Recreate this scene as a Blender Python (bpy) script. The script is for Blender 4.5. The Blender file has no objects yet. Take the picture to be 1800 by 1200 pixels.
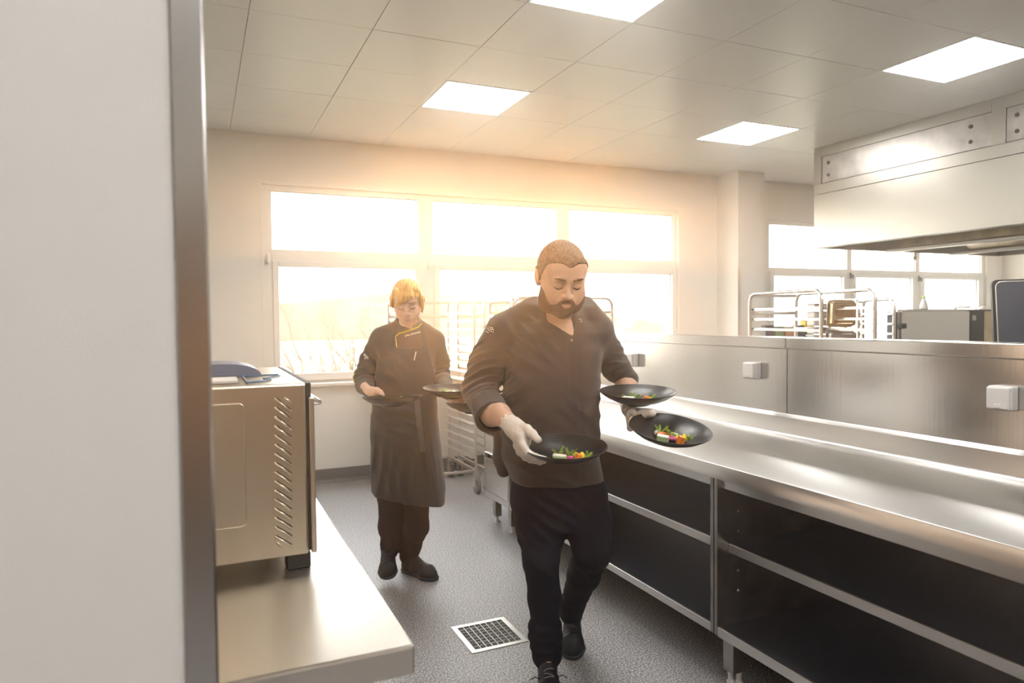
import bpy, bmesh, math, random
import numpy as np
from mathutils import Vector, Matrix
from mathutils.bvhtree import BVHTree
PI = math.pi
R = math.radians
random.seed(7); np.random.seed(7)
C = bpy.context.scene.collection
S = bpy.context.scene

# ------------------------------------------------------------------ camera
cd = bpy.data.cameras.new('camera'); cam = bpy.data.objects.new('camera', cd); C.objects.link(cam); S.camera = cam
cam.matrix_world = Matrix(((0.912703, 0.022454, -0.408007, 0), (-0.408503, 0.02587, -0.91239, 0), (-0.009931, 0.999413, 0.032784, 1.5), (0, 0, 0, 1)))
cd.sensor_width = 36.0; cd.lens = 1227.4/1800*36; cd.clip_start = 0.05; cd.clip_end = 300
cd.dof.use_dof = True; cd.dof.focus_distance = 2.9; cd.dof.aperture_fstop = 4.0

# ------------------------------------------------------------------ colour management, world, sun
S.view_settings.view_transform = 'Standard'; S.view_settings.look = 'None'
S.view_settings.gamma = 1.0; S.view_settings.use_curve_mapping = False
S.view_settings.exposure = 1.03
W = bpy.data.worlds.new('sky'); S.world = W; W.use_nodes = True
nt = W.node_tree; nt.nodes.clear()
wo = nt.nodes.new('ShaderNodeOutputWorld'); wb = nt.nodes.new('ShaderNodeBackground')
wtc = nt.nodes.new('ShaderNodeTexCoord'); wsx = nt.nodes.new('ShaderNodeSeparateXYZ'); wr = nt.nodes.new('ShaderNodeValToRGB')
nt.links.new(wtc.outputs['Generated'], wsx.inputs[0]); nt.links.new(wsx.outputs['Z'], wr.inputs[0])
wr.color_ramp.elements[0].position = 0.0; wr.color_ramp.elements[0].color = (1.0, 0.93, 0.83, 1)
wr.color_ramp.elements[1].position = 0.6; wr.color_ramp.elements[1].color = (0.93, 0.94, 1.0, 1)
nt.links.new(wr.outputs[0], wb.inputs['Color']); wb.inputs['Strength'].default_value = 6.5
nt.links.new(wb.outputs[0], wo.inputs['Surface'])
sd = bpy.data.lights.new('sun', 'SUN'); sd.energy = 4.0; sd.angle = R(2); sd.color = (1.0, 0.48, 0.155)
so = bpy.data.objects.new('sun', sd); C.objects.link(so); so.location = (3, 30, 14)
so.rotation_euler = Vector((0.3849, 0.9165, 0.1088)).to_track_quat('Z', 'Y').to_euler()
S.cycles.use_denoising = True; S.cycles.use_adaptive_sampling = False
S.cycles.max_bounces = 9; S.cycles.diffuse_bounces = 5; S.cycles.glossy_bounces = 5; S.cycles.transmission_bounces = 4; S.cycles.transparent_max_bounces = 12
S.cycles.sample_clamp_indirect = 3.0; S.cycles.sample_clamp_direct = 20.0; S.cycles.blur_glossy = 0.5; S.cycles.caustics_reflective = False; S.cycles.caustics_refractive = False
for (px, pw, pz0, pz1) in ((2.79, 4.5, 0.93, 2.72), (8.52, 4.2, 0.95, 2.69)):      # daylight sampling through the two windows
    l = bpy.data.lights.new('window_daylight', 'AREA'); l.shape = 'RECTANGLE'; l.size = pw; l.size_y = pz1-pz0
    l.cycles.is_portal = True
    o = bpy.data.objects.new('window_daylight', l); C.objects.link(o)
    o.location = (px, 6.86, (pz0+pz1)/2); o.rotation_euler = (R(-90), 0, 0)

# ------------------------------------------------------------------ materials
MATS = {}
def mat(name, col, rough=0.5, metal=0.0, noise=0.0, nscale=40, stretch=None, bump=0.0, bscale=200, spec=0.5, rvar=0.0, coat=0.0, sheen=0.0, speck=None):
    m = bpy.data.materials.new(name); m.use_nodes = True; nt = m.node_tree; b = nt.nodes['Principled BSDF']
    b.inputs['Base Color'].default_value = (*col, 1); b.inputs['Roughness'].default_value = rough; b.inputs['Metallic'].default_value = metal
    b.inputs['Specular IOR Level'].default_value = spec
    if coat: b.inputs['Coat Weight'].default_value = coat
    if sheen: b.inputs['Sheen Weight'].default_value = sheen; b.inputs['Sheen Roughness'].default_value = 0.5
    tc = nt.nodes.new('ShaderNodeTexCoord'); mp = nt.nodes.new('ShaderNodeMapping'); nt.links.new(tc.outputs['Object'], mp.inputs[0])
    if stretch: mp.inputs['Scale'].default_value = stretch
    if noise or rvar:
        n = nt.nodes.new('ShaderNodeTexNoise'); n.inputs['Scale'].default_value = nscale; n.inputs['Detail'].default_value = 5
        nt.links.new(mp.outputs[0], n.inputs[0])
        if noise:
            r = nt.nodes.new('ShaderNodeValToRGB'); nt.links.new(n.outputs['Fac'], r.inputs[0])
            r.color_ramp.elements[0].position = 0.3; r.color_ramp.elements[1].position = 0.7
            r.color_ramp.elements[0].color = (*[c*(1-noise) for c in col], 1); r.color_ramp.elements[1].color = (*[min(1, c*(1+noise)) for c in col], 1)
            nt.links.new(r.outputs[0], b.inputs['Base Color'])
        if rvar:
            mr = nt.nodes.new('ShaderNodeMapRange'); mr.inputs['To Min'].default_value = rough-rvar; mr.inputs['To Max'].default_value = rough+rvar
            mr.inputs['From Min'].default_value = 0.3; mr.inputs['From Max'].default_value = 0.7
            nt.links.new(n.outputs['Fac'], mr.inputs[0]); nt.links.new(mr.outputs[0], b.inputs['Roughness'])
    if speck:
        v = nt.nodes.new('ShaderNodeTexNoise'); v.inputs['Scale'].default_value = speck[0]; v.inputs['Detail'].default_value = 3; v.inputs['Roughness'].default_value = 0.7
        nt.links.new(mp.outputs[0], v.inputs[0]); r = nt.nodes.new('ShaderNodeValToRGB'); nt.links.new(v.outputs['Fac'], r.inputs[0])
        e = r.color_ramp.elements; e[0].position = 0.36; e[0].color = (*speck[1], 1); e[1].position = 0.62; e[1].color = (*speck[2], 1)
        x = e.new(0.5); x.color = (*col, 1)
        nt.links.new(r.outputs[0], b.inputs['Base Color'])
    if bump:
        n2 = nt.nodes.new('ShaderNodeTexNoise'); n2.inputs['Scale'].default_value = bscale; n2.inputs['Detail'].default_value = 4
        nt.links.new(mp.outputs[0], n2.inputs[0]); bp = nt.nodes.new('ShaderNodeBump'); bp.inputs['Strength'].default_value = bump; bp.inputs['Distance'].default_value = 0.004
        nt.links.new(n2.outputs['Fac'], bp.inputs['Height']); nt.links.new(bp.outputs[0], b.inputs['Normal'])
    MATS[name] = m
    return m
steel = mat('brushed_steel', (0.68, 0.665, 0.65), 0.32, 1.0, rvar=0.03, nscale=3, bump=0.05, bscale=60, stretch=(1, 0.06, 1))
steel_v = mat('brushed_steel_panel', (0.78, 0.765, 0.74), 0.21, 1.0, rvar=0.04, nscale=2, bump=0.04, bscale=60, stretch=(1, 1, 0.06))
steel_table = mat('table_steel', (0.60, 0.57, 0.53), 0.32, 1.0, rvar=0.03, nscale=3)
steel_cool = mat('shelf_steel', (0.34, 0.37, 0.44), 0.40, 1.0, rvar=0.05, nscale=5)
steel_hood = mat('hood_steel', (0.38, 0.365, 0.33), 0.36, 1.0, rvar=0.05, nscale=2, bump=0.04, bscale=60, stretch=(1, 1, 0.06))
steel_dull = mat('worn_steel', (0.40, 0.38, 0.36), 0.38, 1.0, noise=0.22, nscale=7, rvar=0.06, bump=0.04, bscale=30)
steel_oven = mat('oven_steel', (0.70, 0.62, 0.50), 0.31, 1.0, rvar=0.025, nscale=2)
steel_warm = mat('filter_steel', (0.52, 0.44, 0.30), 0.28, 1.0, noise=0.2, nscale=9)
steel_dark = mat('dark_steel', (0.11, 0.12, 0.15), 0.35, 1.0)
trolley_m = mat('trolley_tube_steel', (0.66, 0.63, 0.59), 0.3, 1.0)
wall_m = mat('painted_plaster', (0.80, 0.765, 0.70), 0.8, bump=0.25, bscale=260, noise=0.02, nscale=3)
jamb_m = mat('white_jamb_paint', (0.70, 0.695, 0.68), 0.75, bump=0.12, bscale=320)
ceil_m = mat('coated_metal_panel', (0.70, 0.70, 0.66), 0.32, 0.0, spec=0.5, bump=0.06, bscale=500)
void_m = mat('ceiling_void', (0.25, 0.25, 0.24), 0.9)
floor_m = mat('speckled_vinyl', (0.27, 0.27, 0.275), 0.36, speck=(130, (0.045, 0.055, 0.07), (0.66, 0.62, 0.60)), bump=0.2, bscale=330)
skirt_m = mat('grey_cove_vinyl', (0.13, 0.125, 0.125), 0.5, noise=0.3, nscale=300)
pvc = mat('white_window_plastic', (0.80, 0.78, 0.73), 0.35)
sill_m = mat('window_sill_board', (0.78, 0.74, 0.68), 0.3)
gasket = mat('black_gasket', (0.03, 0.03, 0.03), 0.6)
plastic_w = mat('white_plastic', (0.78, 0.76, 0.74), 0.35)
plastic_k = mat('black_plastic', (0.015, 0.015, 0.017), 0.4)
rubber = mat('grey_rubber', (0.16, 0.16, 0.165), 0.6)
wheel_m = mat('wheel_hub_grey', (0.32, 0.32, 0.33), 0.5)
plate_m = mat('matt_black_stoneware', (0.012, 0.011, 0.011), 0.36, noise=0.3, nscale=60, rvar=0.05, spec=0.45)
jacket_m = mat('black_twill', (0.058, 0.038, 0.030), 0.85, noise=0.25, nscale=500, bump=0.35, bscale=700, sheen=0.25)
cuff_m = mat('black_cuff_twill', (0.054, 0.036, 0.030), 0.85, noise=0.25, nscale=500, bump=0.35, bscale=700, sheen=0.25)
jacket2_m = mat('charcoal_twill', (0.042, 0.036, 0.033), 0.85, noise=0.25, nscale=500, bump=0.35, bscale=700, sheen=0.15)
apron_m = mat('charcoal_apron_cloth', (0.022, 0.025, 0.033), 0.85, noise=0.2, nscale=500, bump=0.3, bscale=700, sheen=0.15)
trouser_m = mat('navy_black_denim', (0.012, 0.011, 0.018), 0.9, noise=0.3, nscale=600, bump=0.4, bscale=600, spec=0.25)
strap_m = mat('grey_apron_strap', (0.085, 0.085, 0.09), 0.85)
shoe_m = mat('black_nubuck', (0.006, 0.007, 0.012), 0.6, bump=0.3, bscale=300)
sole_m = mat('black_rubber_sole', (0.012, 0.018, 0.028), 0.5)
lace_m = mat('grey_lace', (0.20, 0.18, 0.18), 0.7)
skin_m = mat('skin', (0.62, 0.38, 0.26), 0.5, noise=0.07, nscale=30, bump=0.06, bscale=250)
skin2_m = mat('fair_skin', (0.70, 0.46, 0.34), 0.5, noise=0.05, nscale=30, bump=0.05, bscale=250)
for s_ in (skin_m, skin2_m):
    b_ = s_.node_tree.nodes['Principled BSDF']; b_.inputs['Subsurface Weight'].default_value = 0.0; b_.inputs['Subsurface Radius'].default_value = (0.012, 0.005, 0.003); b_.inputs['Subsurface Scale'].default_value = 1.0
glove_m = mat('white_latex', (0.76, 0.68, 0.60), 0.5, bump=0.25, bscale=90)
lip_m = mat('lips', (0.52, 0.22, 0.18), 0.45)
hair_m = mat('short_brown_hair', (0.20, 0.105, 0.05), 0.7, noise=0.45, nscale=220, stretch=(1, 0.25, 0.25), bump=0.9, bscale=260)
beard_m = mat('brown_beard', (0.15, 0.075, 0.038), 0.8, noise=0.5, nscale=420, bump=1.0, bscale=420)
blond_m = mat('blond_hair', (0.70, 0.42, 0.13), 0.45, noise=0.35, nscale=120, stretch=(1, 0.12, 0.12), bump=0.8, bscale=200)
lash_m = mat('lashes', (0.06, 0.03, 0.02), 0.8)
brow_m = mat('brows', (0.16, 0.08, 0.04), 0.95, spec=0.0)
yellow_m = mat('yellow_piping', (0.72, 0.66, 0.06), 0.6)
print_m = mat('white_print', (0.82, 0.80, 0.78), 0.6)
button_m = mat('pale_snap_button', (0.62, 0.55, 0.48), 0.35)
f_green = mat('pale_green_terrine', (0.50, 0.66, 0.34), 0.55, noise=0.08, nscale=120)
f_white = mat('cream_top', (0.83, 0.82, 0.70), 0.5)
f_orange = mat('orange_carrot', (0.85, 0.26, 0.03), 0.4, noise=0.12, nscale=90)
f_purple = mat('purple_beet', (0.56, 0.08, 0.25), 0.4)
f_yellow = mat('yellow_cauliflower', (0.86, 0.62, 0.03), 0.6, bump=0.6, bscale=300)
f_leaf = mat('green_herb', (0.30, 0.46, 0.03), 0.55)
f_brown = mat('brown_morsel', (0.34, 0.17, 0.05), 0.4)
f_dot = mat('white_cream_dot', (0.86, 0.85, 0.82), 0.35)
paper_m = mat('paper', (0.82, 0.80, 0.76), 0.7)
blue_m = mat('blue_grey_plastic', (0.22, 0.24, 0.33), 0.4)
bluel_m = mat('blue_line', (0.18, 0.27, 0.42), 0.5)
green_p = mat('green_cap', (0.30, 0.62, 0.08), 0.4)
yellow_p = mat('yellow_box', (0.70, 0.46, 0.04), 0.5)
box_g = mat('green_tin', (0.16, 0.24, 0.13), 0.5); box_b = mat('brown_tin', (0.42, 0.22, 0.13), 0.5); box_k = mat('dark_tin', (0.04, 0.045, 0.07), 0.5)
bark_m = mat('pale_bark', (0.10, 0.075, 0.045), 0.9, noise=0.3, nscale=20)
ground_m = mat('winter_field', (0.16, 0.15, 0.10), 0.95, noise=0.3, nscale=2)
hill_m = mat('far_hill', (0.13, 0.13, 0.10), 0.95, noise=0.2, nscale=0.3)
meadow_m = mat('green_meadow', (0.10, 0.16, 0.06), 0.95, noise=0.2, nscale=1)
def emis(name, col, st):
    m = bpy.data.materials.new(name); m.use_nodes = True; b = m.node_tree.nodes['Principled BSDF']
    b.inputs['Base Color'].default_value = (0.9, 0.9, 0.9, 1); b.inputs['Emission Color'].default_value = (*col, 1); b.inputs['Emission Strength'].default_value = st
    return m
lamp_m = emis('lit_diffuser', (1.0, 0.97, 0.93), 13.0)
glass_m = bpy.data.materials.new('window_glass'); glass_m.use_nodes = True
_n = glass_m.node_tree; _n.nodes.clear(); _o = _n.nodes.new('ShaderNodeOutputMaterial'); _t = _n.nodes.new('ShaderNodeBsdfTransparent'); _g = _n.nodes.new('ShaderNodeBsdfGlossy'); _x = _n.nodes.new('ShaderNodeMixShader')
_t.inputs[0].default_value = (0.96, 0.97, 0.96, 1); _g.inputs['Roughness'].default_value = 0.02; _x.inputs[0].default_value = 0.05
_n.links.new(_t.outputs[0], _x.inputs[1]); _n.links.new(_g.outputs[0], _x.inputs[2]); _n.links.new(_x.outputs[0], _o.inputs['Surface'])

# ------------------------------------------------------------------ object helpers
def link(name, me, m, parent=None, sm=False, world=False):
    if m is not None: me.materials.append(m)
    if sm:
        me.polygons.foreach_set('use_smooth', [True]*len(me.polygons))
    o = bpy.data.objects.new(name, me); C.objects.link(o)
    if parent is not None:
        o.parent = parent
        if world:                      # the mesh was drawn in world coordinates
            base = Vector(parent.location)
            if parent.parent is not None: base = base+Vector(parent.parent.location)
            me.transform(Matrix.Translation(-base))
    return o
def part(name, bm, m, parent=None, sm=False, world=True):
    me = bpy.data.meshes.new(name); bm.to_mesh(me); bm.free()
    return link(name, me, m, parent, sm, world)
def tag(o, label, cat, group=None, kind=None):
    if label: o['label'] = label
    if cat: o['category'] = cat
    if group: o['group'] = group
    if kind: o['kind'] = kind
    return o
def thing(name, label, cat, loc=(0, 0, 0), rz=0.0, group=None, kind=None):
    o = bpy.data.objects.new(name, None); C.objects.link(o); o.location = loc; o.rotation_euler = (0, 0, rz); o.empty_display_size = 0.05
    return tag(o, label, cat, group, kind)
def struct(name, bm, m, parent=None):
    o = part(name, bm, m, parent)
    if parent is None: o['kind'] = 'structure'
    return o
def nb(): return bmesh.new()
def bx(bm, a, b, bev=0.0, seg=1):
    x0, y0, z0 = [min(a[i], b[i]) for i in range(3)]; x1, y1, z1 = [max(a[i], b[i]) for i in range(3)]
    r = bmesh.ops.create_cube(bm, size=1.0)['verts']
    for v in r: v.co = Vector(((x0+x1)/2+v.co.x*(x1-x0), (y0+y1)/2+v.co.y*(y1-y0), (z0+z1)/2+v.co.z*(z1-z0)))
    if bev > 0:
        es = list({e for v in r for e in v.link_edges})
        bmesh.ops.bevel(bm, geom=es, offset=min(bev, 0.45*min(x1-x0, y1-y0, z1-z0)), segments=seg, affect='EDGES', profile=0.5)
    return bm
def box(a, b, bev=0.0, seg=1): return bx(nb(), a, b, bev, seg)
def cyl(bm, p, q, r, r2=None, n=16, caps=True):
    p, q = Vector(p), Vector(q); d = q-p; L = d.length; r2 = r if r2 is None else r2
    M = Matrix.Translation((p+q)/2) @ d.to_track_quat('Z', 'Y').to_matrix().to_4x4()
    bmesh.ops.create_cone(bm, cap_ends=caps, segments=n, radius1=r, radius2=r2, depth=L, matrix=M)
    return bm
def ball(bm, c, r, n=12, scale=(1, 1, 1), rot=None):
    M = Matrix.Translation(c) @ (rot if rot else Matrix.Identity(4)) @ Matrix.Diagonal((r*scale[0], r*scale[1], r*scale[2], 1))
    bmesh.ops.create_uvsphere(bm, u_segments=n, v_segments=max(6, n*2//3), radius=1.0, matrix=M)
    return bm
def tube(bm, pts, r, n=8, closed=False, rs=None):
    pts = [Vector(p) for p in pts]; rings = []; N = len(pts); up = None
    for i, p in enumerate(pts):
        if closed: t = pts[(i+1) % N]-pts[i-1]
        else: t = pts[min(i+1, N-1)]-pts[max(i-1, 0)]
        t.normalize()
        if up is None: up = t.orthogonal().normalized()
        else:
            up = up-t*up.dot(t); up = up.normalized() if up.length > 1e-6 else t.orthogonal().normalized()
        s = t.cross(up); rr = rs[i] if rs else r
        rings.append([bm.verts.new(p+(up*math.cos(a)+s*math.sin(a))*rr) for a in [2*PI*k/n for k in range(n)]])
    for i in range(N if closed else N-1):
        A, B = rings[i], rings[(i+1) % N]
        for k in range(n): bm.faces.new((A[k], A[(k+1) % n], B[(k+1) % n], B[k]))
    if not closed:
        bm.faces.new(rings[0][::-1]); bm.faces.new(rings[-1])
    return bm
def lathe(bm, prof, n=48, M=Matrix.Identity(4)):
    rings = []
    for (r, z) in prof:
        if r < 1e-6: rings.append([bm.verts.new(M @ Vector((0, 0, z)))])
        else: rings.append([bm.verts.new(M @ Vector((r*math.cos(2*PI*k/n), r*math.sin(2*PI*k/n), z))) for k in range(n)])
    for A, B in zip(rings, rings[1:]):
        for k in range(n):
            k2 = (k+1) % n
            if len(A) == 1 and len(B) == 1: continue
            if len(A) == 1: bm.faces.new((A[0], B[k2], B[k]))
            elif len(B) == 1: bm.faces.new((A[k], A[k2], B[0]))
            else: bm.faces.new((A[k], A[k2], B[k2], B[k]))
    return bm
def prism(bm, poly, z0, z1, axis='z', M=None):
    def P(u, v, w):
        p = {'z': (u, v, w), 'y': (u, w, v), 'x': (w, u, v)}[axis]
        return (M @ Vector(p)) if M else p
    A = [bm.verts.new(P(u, v, z0)) for u, v in poly]; B = [bm.verts.new(P(u, v, z1)) for u, v in poly]
    bm.faces.new(A[::-1]); bm.faces.new(B)
    for i in range(len(poly)):
        j = (i+1) % len(poly); bm.faces.new((A[i], A[j], B[j], B[i]))
    bmesh.ops.recalc_face_normals(bm, faces=bm.faces)
    return bm
def rrect(x0, z0, x1, z1, r, n=5):
    o = []
    for cx, cz, a0 in ((x1-r, z0+r, -90), (x1-r, z1-r, 0), (x0+r, z1-r, 90), (x0+r, z0+r, 180)):
        for k in range(n+1):
            a = R(a0+90*k/n); o.append((cx+r*math.cos(a), cz+r*math.sin(a)))
    return o
def autosmooth(o, ang=35):
    me = o.data; me.polygons.foreach_set('use_smooth', [True]*len(me.polygons))
    try: me.set_sharp_from_angle(angle=R(ang))
    except Exception: pass
    return o

# ================================================================== THE SETTING
FY = 6.57; CZ = 3.15; XL = -1.6; XR = 11.0; YB = -2.6
struct('floor', box((XL-.2, YB-.2, -.08), (XR+.2, FY+.28, 0)), floor_m)
W1 = (0.535, 5.04, 0.93, 2.715); W2 = (6.41, 10.63, 0.95, 2.69)
bm = nb()
for a, b in (((XL-.2, W1[0]), (0, CZ+.1)), ((W1[0], W1[1]), (0, W1[2])), ((W1[0], W1[1]), (W1[3], CZ+.1)), ((W1[1], W2[0]), (0, CZ+.1)),
             ((W2[0], W2[1]), (0, W2[2])), ((W2[0], W2[1]), (W2[3], CZ+.1)), ((W2[1], XR+.2), (0, CZ+.1))):
    bx(bm, (a[0], FY, b[0]), (a[1], FY+.28, b[1]))
struct('wall_back', bm, wall_m)
bm = nb(); bx(bm, (-.62, .96, 0), (-.45, FY, CZ+.1)); struct('wall_left', bm, mat('white_gloss_wall', (0.88, 0.86, 0.82), 0.35))
struct('wall_near_left', box((XL, .95, 0), (-.024, 1.075, CZ+.02)), jamb_m)
hall_m = mat('brown_corridor_panel', (0.17, 0.12, 0.08), 0.6, noise=0.2, nscale=2)
struct('wall_hall_left', box((XL-.2, YB, 0), (XL, 1.07, CZ+.1)), hall_m)
struct('wall_right', box((XR, YB, 0), (XR+.2, FY, CZ+.1)), wall_m)
bm = nb(); bx(bm, (XL-.2, YB-.2, 2.2), (XR+.2, YB, CZ+.1)); wbh = struct('wall_behind', bm, wall_m)
part('wainscot', box((XL-.2, YB-.2, 0), (XR+.2, YB, 2.2)), hall_m, wbh)
pil = struct('wall_pillar', box((5.60, 6.21, 0), (5.99, FY, CZ+.02)), wall_m)
part('corner_guard', box((5.592, 6.202, 0), (5.630, 6.212, 2.05)), steel, pil)
struct('baseboard_back', (lambda b: (bx(b, (-.45, FY-.018, 0), (5.60, FY, .128), .004), prism(b, [(FY-.018, 0), (FY-.018, .03), (FY-.05, 0)], -.45, 5.6, 'x'))[0])(nb()), skirt_m)
struct('baseboard_left', box((-.45, 1.08, 0), (-.434, FY-.02, .128)), skirt_m)
# steel end cap of the near wall
bm = nb(); bx(bm, (-.026, .944, 0), (.0125, 1.081, CZ), .003); t1 = struct('trim_1', bm, mat('corner_guard_steel', (0.50, 0.495, 0.49), 0.24, 1.0))
t1['label'] = 'tall blurred steel corner guard on the end of the near left wall'

# ceiling: metal panels hung in a grid, light fittings in four bays (plus unseen ones added as fill light)
ceil = struct('ceiling', box((XL-.2, YB-.2, CZ+.035), (XR+.2, FY+.28, CZ+.12)), void_m)
PX = 0.660; X0 = 0.277; PY = 0.645
lights = {(2, 0): None}
lit = set()
me_c = {}
def col_x(i): return X0+PX*i
ys = [FY-PY*k for k in range(0, 15)]
litcells = {(2, 2), (2, 5), (6, 2), (6, 5), (10, 2), (10, 5), (14, 3), (2, 8), (6, 8), (10, 8), (14, 8), (2, 11), (6, 11), (10, 11), (-2, 8), (14, 11), (0, 11), (-2, 11)}  # last two cells: unseen lights added to brighten the near left wall
for i in range(-3, 17):
    for k in range(0, 14):
        x0, x1 = max(col_x(i), XL), min(col_x(i+1), XR); y1, y0 = ys[k], max(ys[k+1], YB)
        if x1-x0 < .05 or y1-y0 < .05: continue
        if (i, k) in litcells: continue
        key = (round(x1-x0, 3), round(y1-y0, 3))
        if key not in me_c:
            b_ = box((.0015, .0015, 0), (key[0]-.0015, key[1]-.0015, .02), .0015); me = bpy.data.meshes.new('ceiling_panel'); b_.to_mesh(me); b_.free(); me.materials.append(ceil_m); me_c[key] = me
        o = bpy.data.objects.new('ceiling_panel', me_c[key]); C.objects.link(o); o.parent = ceil; o.location = (x0, y0, CZ+random.uniform(-.0006, .0006))
lamp_where = {(2, 2): 'square lit ceiling panel above the woman carrying plates', (2, 5): 'square lit ceiling panel cut by the top edge of the photo',
              (6, 2): 'lit ceiling panel nearest the white pillar, smallest of those in view', (6, 5): 'large lit ceiling panel in front of the extractor hood'}
for (i, k) in sorted(litcells):
    x0, x1 = col_x(i), col_x(i+1); y1, y0 = ys[k], ys[k+1]
    if x1 > XR or y0 < YB: continue
    lx0 = x0 if i != 2 else x0+.012
    t = thing('ceiling_light', lamp_where.get((i, k), 'square lit ceiling panel out of view, added as fill light'), 'ceiling light', ((x0+x1)/2, (y0+y1)/2, CZ), group='square ceiling lights')
    bm = nb()
    for a, b in (((x0+.001, y0+.001), (x1-.001, y0+.016)), ((x0+.001, y1-.016), (x1-.001, y1-.001)), ((x0+.001, y0+.016), (x0+.016, y1-.016)), ((x1-.016, y0+.016), (x1-.001, y1-.016))):
        bx(bm, (*a, CZ-.003), (*b, CZ+.02))
    part('frame', bm, ceil_m, t)
    part('diffuser', box((x0+.016, y0+.016, CZ), (x1-.016, y1-.016, CZ+.012)), lamp_m, t)

# windows
def window(name, X0w, X1w, Z0, Z1, ups, zu, lows, zl, handles):
    w = thing(name, None, None, ((X0w+X1w)/2, 6.62, Z0), kind='structure')
    bm = nb(); f0, f1 = 6.605, 6.69
    xs = [X0w]+[v for p in ups for v in p]+[X1w]
    # solid bars between openings of the upper row and the lower row
    for i in range(0, len(xs), 2): bx(bm, (xs[i], f0, Z0), (xs[i+1], f1, Z1))
    for (a, b) in ups:
        bx(bm, (a, f0, zu[1]), (b, f1, Z1)); bx(bm, (a, f0, zl[1]+.05), (b, f1, zu[0])); bx(bm, (a, f0, Z0), (b, f1, Z0+.02))
    part('frame', bm, pvc, w)
    for (a, b), (c, d) in zip(ups, lows):
        # lower sash, proud of the frame
        bm = nb(); s0, s1 = 6.588, 6.66
        bx(bm, (a+.0, s0, Z0+.02), (c, s1, zl[1]+.05), .004); bx(bm, (d, s0, Z0+.02), (b, s1, zl[1]+.05), .004)
        bx(bm, (c, s0, zl[1]), (d, s1, zl[1]+.05), .004); bx(bm, (c, s0, Z0+.02), (d, s1, zl[0]), .004)
        sa = part('sash', bm, pvc, w)
        part('pane', box((c-.01, 6.63, zl[0]-.01), (d+.01, 6.636, zl[1]+.01)), glass_m, sa)
        bm = nb()
        for p, q in (((c, zl[0]), (c+.004, zl[1])), ((d-.004, zl[0]), (d, zl[1])), ((c, zl[0]), (d, zl[0]+.004)), ((c, zl[1]-.004), (d, zl[1]))): bx(bm, (p[0], 6.622, p[1]), (q[0], 6.63, q[1]))
        part('gasket', bm, gasket, sa)
        # upper fixed light
        bm = nb()
        for p, q in (((a, zu[0]), (a+.004, zu[1])), ((b-.004, zu[0]), (b, zu[1])), ((a, zu[0]), (b, zu[0]+.004)), ((a, zu[1]-.004), (b, zu[1]))): bx(bm, (p[0], 6.622, p[1]), (q[0], 6.63, q[1]))
        part('gasket', bm, gasket, w)
        part('pane', box((a-.01, 6.640, zu[0]-.01), (b+.01, 6.646, zu[1]+.01)), glass_m, w)
    for (hx, hz) in handles:
        bm = nb(); bx(bm, (hx-.013, 6.575, hz-.04), (hx+.013, 6.592, hz+.04), .006, 2); cyl(bm, (hx, 6.58, hz), (hx, 6.545, hz), .008, n=10); bx(bm, (hx-.009, 6.54, hz-.045), (hx+.009, 6.555, hz+.012), .004)
        part('handle', bm, pvc if name == 'window_1' else gasket, w)
    return w
window('window_1', *W1, [(0.608, 1.965), (2.115, 3.488), (3.64, 5.0)], (2.14, 2.665), [(0.66, 1.925), (2.176, 3.44), (3.69, 4.975)], (1.02, 1.99), [(.575, 2.06), (2.06, 2.05)])
window('window_2', *W2, [(6.45, 7.79), (7.88, 9.12), (9.21, 10.56)], (2.10, 2.64), [(6.52, 7.72), (7.95, 9.05), (9.30, 10.48)], (1.02, 2.0), [(7.835, 2.02), (9.165, 2.0)])
struct('trim_2', box((W1[0]-.03, 6.50, .895), (W1[1]+.03, 6.60, .93), .006), sill_m)
struct('trim_3', box((W2[0]-.03, 6.50, .915), (W2[1]+.03, 6.60, .95), .006), sill_m)
# thin plaster reveal beads round the big window
bm = nb(); bx(bm, (W1[0]-.022, FY-.006, .93), (W1[0], FY, W1[3]+.022)); bx(bm, (W1[1], FY-.006, .93), (W1[1]+.022, FY, W1[3]+.022)); bx(bm, (W1[0], FY-.006, W1[3]), (W1[1], FY, W1[3]+.022))
struct('trim_4', bm, pvc)

# outside: field, hill, meadow, bare trees
struct('ground', box((-60, FY+.4, -1.6), (90, 140, -1.5)), ground_m)
bm = nb(); prism(bm, [(-60, -1.5), (-30, 3.2), (-8, 5.2), (12, 4.2), (30, 6.0), (60, 4.0), (90, -1.5)], 110, 118, 'y')
o = part('hill', bm, hill_m); tag(o, 'pale distant hillside beyond the windows', 'hill', kind='structure')
o = part('meadow', box((14, 30, -1.5), (70, 60, -1.35)), meadow_m); o['kind'] = 'structure'
def tree(x, y, h, seed, label, lean=0):
    rnd = random.Random(seed); bm = nb()
    def grow(p, d, L, r, lv):
        pts = [p]; q = p.copy(); dd = d.copy()
        for s in range(4):
            dd = (dd+Vector((rnd.uniform(-.2, .2), rnd.uniform(-.2, .2), rnd.uniform(-.06, .12)))).normalized(); q = q+dd*L/4; pts.append(q.copy())
        tube(bm, pts, r, 5 if lv < 2 else 3, rs=[r*(1-.14*s) for s in range(5)])
        if lv < 4:
            for b in range(4 if lv < 2 else 3):
                k = rnd.choice((2, 3, 4, 4)); a = rnd.uniform(0, 2*PI); sp = rnd.uniform(.45, .95)
                nd = (dd+Vector((math.cos(a)*sp, math.sin(a)*sp, rnd.uniform(-.1, .35)))).normalized()
                grow(pts[k], nd, L*rnd.uniform(.55, .8), r*.5, lv+1)
    grow(Vector((x, y, -1.5)), Vector((lean, 0, 1)).normalized(), h*.36, h*.018, 0)
    o = part('bare_tree', bm, bark_m); tag(o, label, 'tree')
tree(0.3, 11.5, 4.6, 3, 'bare leafless tree outside the left pane of the big window', .1)
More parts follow.
